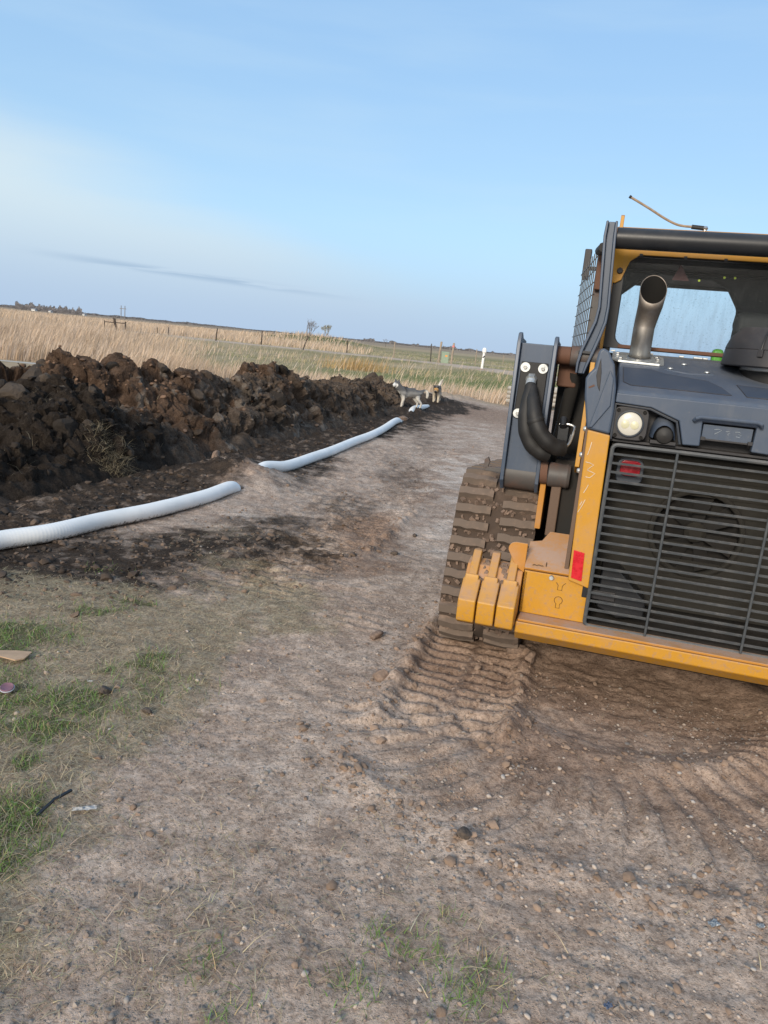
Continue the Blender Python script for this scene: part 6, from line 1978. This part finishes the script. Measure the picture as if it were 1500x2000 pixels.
# ================================================================== ROADSIDE: POSTS, BOX, MARKER, GATE
plain('old_wood', (0.30, 0.245, 0.19), 0.9, 0, 0.25, 10, 0.3)
plain('dark_wood', (0.06, 0.045, 0.036), 0.9, 0, 0.3, 10, 0.3)
plain('steel_post', (0.07, 0.06, 0.05), 0.7, 0.2, 0.2)
plain('box_green', (0.25, 0.32, 0.24), 0.5, 0, 0.08)
plain('label_orange', (0.75, 0.30, 0.06), 0.5, 0, 0.1)
plain('marker_white', (0.80, 0.79, 0.76), 0.5, 0, 0.08)
plain('flag_orange', (0.70, 0.20, 0.07), 0.7, 0, 0.2)
plain('flag_pink', (0.60, 0.20, 0.18), 0.7, 0, 0.2)


def post(u, vb, vt, wpx, matn, label, group='fence posts along the road', dist=None, square=False, lean=0.0):
    p = gp(u, vb)
    if dist: p = aty(u, vb, dist); p.z = 0
    sc = p.y / F_PX
    h = (vb - vt) * sc * 1.02; r = wpx * sc / 2
    z0 = gz(p.x, p.y)
    q = MB(); q.tube([(0, 0, -0.3), (lean * .5 * h, 0, h * 0.5), (lean * h, 0, h - r * .6), (lean * h, 0, h)], [r, r * 0.97, r * 0.93, r * 0.6], 8 if not square else 4)
    o = q.build('fence_post', matn, None); o.location = (p.x, p.y, z0)
    return tag(o, label, 'fence post', group)


PST = [(307, 657, 646, 1.6, 'dark_wood', 'short fence post in the reeds just right of the rail gate'), (328, 660, 646, 1.8, 'dark_wood', 'second short fence post right of the rail gate'),
       (421, 672, 649, 2.4, 'dark_wood', 'dark leaning fence post where reeds meet the road'), (510, 679, 654, 2.4, 'dark_wood', 'dark fence post left of the leaning bare tree'),
       (588, 690, 662, 2.0, 'old_wood', 'thin grey fence post touching the leaning bare tree'), (677, 695, 672, 2.2, 'dark_wood', 'fence post beyond the orange bunchgrass'), (768, 706, 676, 2.4, 'old_wood', 'slim grey fence post left of the utility box posts'),
       (840, 713, 680, 2.0, 'steel_post', 'dark steel fence post left of the green utility box'), (928, 712, 684, 2.0, 'old_wood', 'pale fence post left of the white marker post'), (982, 712, 695, 1.6, 'old_wood', 'small fence post right of the white marker post')]
for i, (u, vb, vt, w_, m_, lab) in enumerate(PST):
    post(u, vb, vt, w_, m_, lab, lean=[0, .05, .10, .02, .0, -.02, .0, -.04, .0, .0][i])
post(855, 715, 676, 4.2, 'old_wood', 'thick wooden post left of the green utility box', 'wooden guard posts at the utility box', lean=0.06)
o = post(880, 718, 679, 4.2, 'old_wood', 'thick wooden post with pink tape right of the utility box', 'wooden guard posts at the utility box', lean=0.04)
q = MB(); q.tube([(0.05, 0, 1.45), (0.055, 0, 1.62)], 0.105, 8); q.build('tape', 'flag_pink', o)
p = gp(867, 716); z0 = gz(p.x, p.y)
q = MB(); q.box(-0.33, 0.33, -0.22, 0.22, 0.0, 0.92); q.prism([(-0.24, 0.92), (0.24, 0.92), (0.22, 1.0), (-0.18, 1.02)], 'x', -0.35, 0.35)
ub = q.build('utility_box', 'box_green', None, 0.02); ub.location = (p.x, p.y, z0)
q = MB(); q.box(0.0, 0.20, -0.226, -0.222, 0.58, 0.72); q.build('warning_label', 'label_orange', ub)
tag(ub, 'pale green utility box with orange label beside the road', 'utility box')
p = gp(940, 727); z0 = gz(p.x, p.y)
q = MB(); q.tube([(0, 0, -0.2), (0.02, 0, 0.65), (0.05, 0, 1.36)], 0.10, 12)
mp_ = q.build('marker_post', 'marker_white', None); mp_.location = (p.x, p.y, z0)
q = MB(); q.lathe([(0.11, 1.22), (0.165, 1.28), (0.17, 1.50), (0.13, 1.60), (0.06, 1.645), (0.0, 1.65)], (0.05, 0, 0), 'z', 16); q.build('marker_cap', 'marker_white', mp_)
q = MB(); q.tube([(0.005, -0.02, 0.84), (0.075, -0.02, 1.02)], [0.085, 0.085], 12); q.build('strap', 'black_rubber', mp_)
tag(mp_, 'white rounded marker post with a black strap by the road', 'marker post')
p = gp(941, 731)
crumpled('orange_flag', 941, 730, 0.75, 0.35, 'flag_orange', 'flattened orange flag at the foot of the white marker post', 'flag', 0.1, 8)

# rail gate in the reeds
p0, p1 = gp(211, 648), gp(238, 651)
gate = empty('rail_gate', ((p0.x + p1.x) / 2, (p0.y + p1.y) / 2, gz(p0.x, p0.y)))
W2 = (p1 - p0).length / 2
q = MB().tube([(-W2, 0, -0.2), (-W2, 0, 0.85)], 0.055, 8); q.build('end_post', 'dark_wood', gate)
q = MB().tube([(W2, 0, -0.2), (W2, 0, 0.92)], 0.075, 8); q.build('end_post', 'dark_wood', gate)
q = MB().tube([(-W2, 0, 0.72), (W2, 0, 0.74)], 0.045, 8); q.build('rail', 'dark_wood', gate)
q = MB().tube([(0.18, 0, -0.1), (-0.02, 0, 0.72), (-0.08, 0, 1.15)], [0.09, 0.14, 0.12], 8); q.build('brace_post', 'dark_wood', gate)
q = MB().tube([(0.02, 0.02, 0.70), (-0.18, 0, 1.20)], [0.10, 0.07], 8); q.build('brace_stub', 'dark_wood', gate)
tag(gate, 'dark wooden rail between two posts standing in the reeds', 'gate')

# H-frame power poles on the horizon
plain('pole_wood', (0.21, 0.20, 0.20), 0.9, 0, 0.15)
def hpole(u, vb, vt, dist, label, gap=3.0):
    p = aty(u, vb, dist); top = aty(u, vt, dist)
    z0 = 0.0; h = top.z - z0
    r = empty('power_pole', (p.x, p.y, z0))
    for s_ in (-1, 1):
        q = MB().tube([(s_ * gap / 2, 0, -1), (s_ * gap / 2, 0, h)], [0.32, 0.24], 8); q.build('pole', 'pole_wood', r)
    q = MB(); q.box(-gap * 0.85, gap * 0.85, -0.15, 0.15, h - 2.2, h - 1.8); q.build('cross_arm', 'pole_wood', r)
    tag(r, label, 'power pole', 'H-frame power poles on the horizon')
hpole(240, 625, 597, 520, 'twin wooden power pole standing above the left tree belt', 2.6)
hpole(637, 658, 635, 640, 'twin wooden power pole rising behind the lone far tree', 2.6)

# ================================================================== TREES
def _twig(name, col):
    return plain(name, col, 0.9, 0, 0.25, 3.0, 0.1)
_twig('twig_grey', (0.17, 0.145, 0.13)); _twig('twig_dark', (0.085, 0.07, 0.06)); _twig('bud_green', (0.29, 0.28, 0.21))
plain('woods_mass', (0.25, 0.235, 0.235), 0.95, 0, 0.3, 0.15, 0.1)


def bare_tree(name, pos, h, label, spread=0.5, lean=(0, 0), depth=5, trunk=0.05, buds=0, seed=0, group=None, z=None):
    r = random.Random(seed)
    root = empty(name, (pos.x, pos.y, gz(pos.x, pos.y) if z is None else z))
    tr = MB(); cr = MB(); tips = []
    def grow(p, d, L, rad, dep):
        q = p + d * L
        (tr if dep >= depth - 1 else cr).tube([p, (p + q) / 2 + Vector((r.uniform(-.04, .04), r.uniform(-.04, .04), 0)) * L, q], [rad, rad * 0.85, rad * 0.68], 5, False)
        if dep == 0:
            tips.append(q); return
        tips.append(q)
        for _ in range(r.choice((2, 3, 3))):
            nd = (d + Vector((r.uniform(-1, 1), r.uniform(-1, 1), r.uniform(-0.25, 0.6))) * spread).normalized()
            grow(q, nd, L * r.uniform(0.62, 0.82), rad * 0.62, dep - 1)
    grow(Vector((0, 0, -0.1)), Vector((lean[0], lean[1], 1)).normalized(), h * 0.30, h * trunk, depth)
    tr.build('trunk', 'twig_dark', root)
    if buds:
        rr2 = np.random.RandomState(seed)
        for t in tips:
            for _ in range(buds):
                c = t + Vector(rr2.normal(size=3)) * h * 0.04; s_ = h * rr2.uniform(0.010, 0.024)
                a = Vector(rr2.normal(size=3)).normalized() * s_; b = Vector(rr2.normal(size=3)).normalized() * s_
                cr.add([c - a, c + b, c + a, c - b], [(0, 1, 2, 3)])
    cr.build('crown', 'bud_green' if buds else 'twig_grey', root, 0, 0)
    tag(root, label, 'tree', group)
    return root


bare_tree('bare_tree', gp(591, 690), 2.9, 'small leaning bare tree growing beside the gravel road', 0.65, (0.28, 0), 5, 0.020, 0, 4)
t1 = aty(637, 664, 420); bare_tree('budding_tree', t1, 8.5, 'lone budding tree standing far out on the plain', 0.75, (0.03, 0), 5, 0.032, 5, 9, z=0.0)
t2 = aty(753, 676, 300); bare_tree('bare_bush', t2, 3.4, 'low bare bush on the far field right of the lone tree', 0.9, (0, 0), 5, 0.02, 0, 12, z=0.0)


def woods(name, u0, u1, vb0, vb1, hpx, dist, label, seed, matn='woods_mass', dens=1.0, gap=0.0):
    """far-off belt of bare trees read as one mass: many thin upright twig faces"""
    r = np.random.RandomState(seed); n = int((u1 - u0) * 70 * dens)
    V = []; Fc = []
    t = r.rand(n)
    prof = 0.45 + 0.55 * np.clip(0.5 + fbm(t * 14 + seed, t * 0, 2.0, 4), 0, 1)
    if gap: prof *= sst(fbm(t * 9 + seed, t * 0 + 3, 5.0, 3), -gap, 0.3 - gap)
    for i in range(n):
        u = u0 + (u1 - u0) * t[i]; vb = vb0 + (vb1 - vb0) * t[i]
        b = aty(u, vb, dist * r.uniform(0.96, 1.04)); sc = dist / F_PX
        H = hpx * prof[i] * sc * r.uniform(0.25, 1.0); base = 0.0
        zc = r.uniform(0, H); w_ = sc * r.uniform(0.25, 0.8); hh = sc * r.uniform(1.0, 2.6)
        a = r.uniform(-0.5, 0.5)
        k = len(V)
        V += [(b.x - w_, b.y, zc - hh * .5), (b.x + w_, b.y, zc - hh * .5), (b.x + w_ * .6 + a * hh * .3, b.y + w_, zc + hh * .5), (b.x - w_ * .6 + a * hh * .3, b.y - w_, zc + hh * .5)]
        Fc.append((k, k + 1, k + 2, k + 3))
    me = np_mesh(name, np.array(V), np.array(Fc), False); me.materials.append(MATS[matn])
    return tag(link(bpy.data.objects.new(name, me)), label, 'woods', kind='stuff')


woods('shelter_belt', 30, 160, 604, 617, 15, 900, 'far belt of bare trees on the left horizon', 1, dens=1.6)
woods('horizon_trees', -60, 420, 596, 641, 4.5, 1900, 'thin dark line of trees along the left horizon', 2, dens=1.0)
woods('far_woods', 700, 1000, 668, 697, 7, 1500, 'low grey woods along the right horizon', 3, dens=1.1, gap=0.15)
woods('horizon_scrub', 420, 1200, 640, 713, 2.4, 2600, 'faint scrub line along the middle horizon', 4, dens=0.6)

# farm buildings, tiny and white, under the shelter belt
plain('farm_white', (0.70, 0.70, 0.68), 0.7, 0, 0.05)
plain('farm_roof', (0.30, 0.30, 0.31), 0.7, 0, 0.05)
for k, (u, v, w_, h_, lab) in enumerate(((67, 606, 7, 2.4, 'small white farm building in front of the left tree belt'), (99, 609, 4, 2.0, 'tiny white shed right of the farm building'), (165, 615, 4, 2.2, 'tiny pale shed at the right end of the tree belt'))):
    d_ = 860; p = aty(u, v, d_); s_ = d_ / F_PX
    r = empty('farm_building', (p.x, p.y, 0))
    q = MB(); q.box(-w_ * s_ / 2, w_ * s_ / 2, -3, 3, -0.3, h_ * s_); q.build('wall', 'farm_white', r)
    q = MB(); q.prism([(-3.4, h_ * s_), (3.4, h_ * s_), (0, h_ * s_ + 1.1)], 'x', -w_ * s_ / 2 - .3, w_ * s_ / 2 + .3); q.build('roof', 'farm_roof', r)
    tag(r, lab, 'building', 'farm buildings at the tree belt')
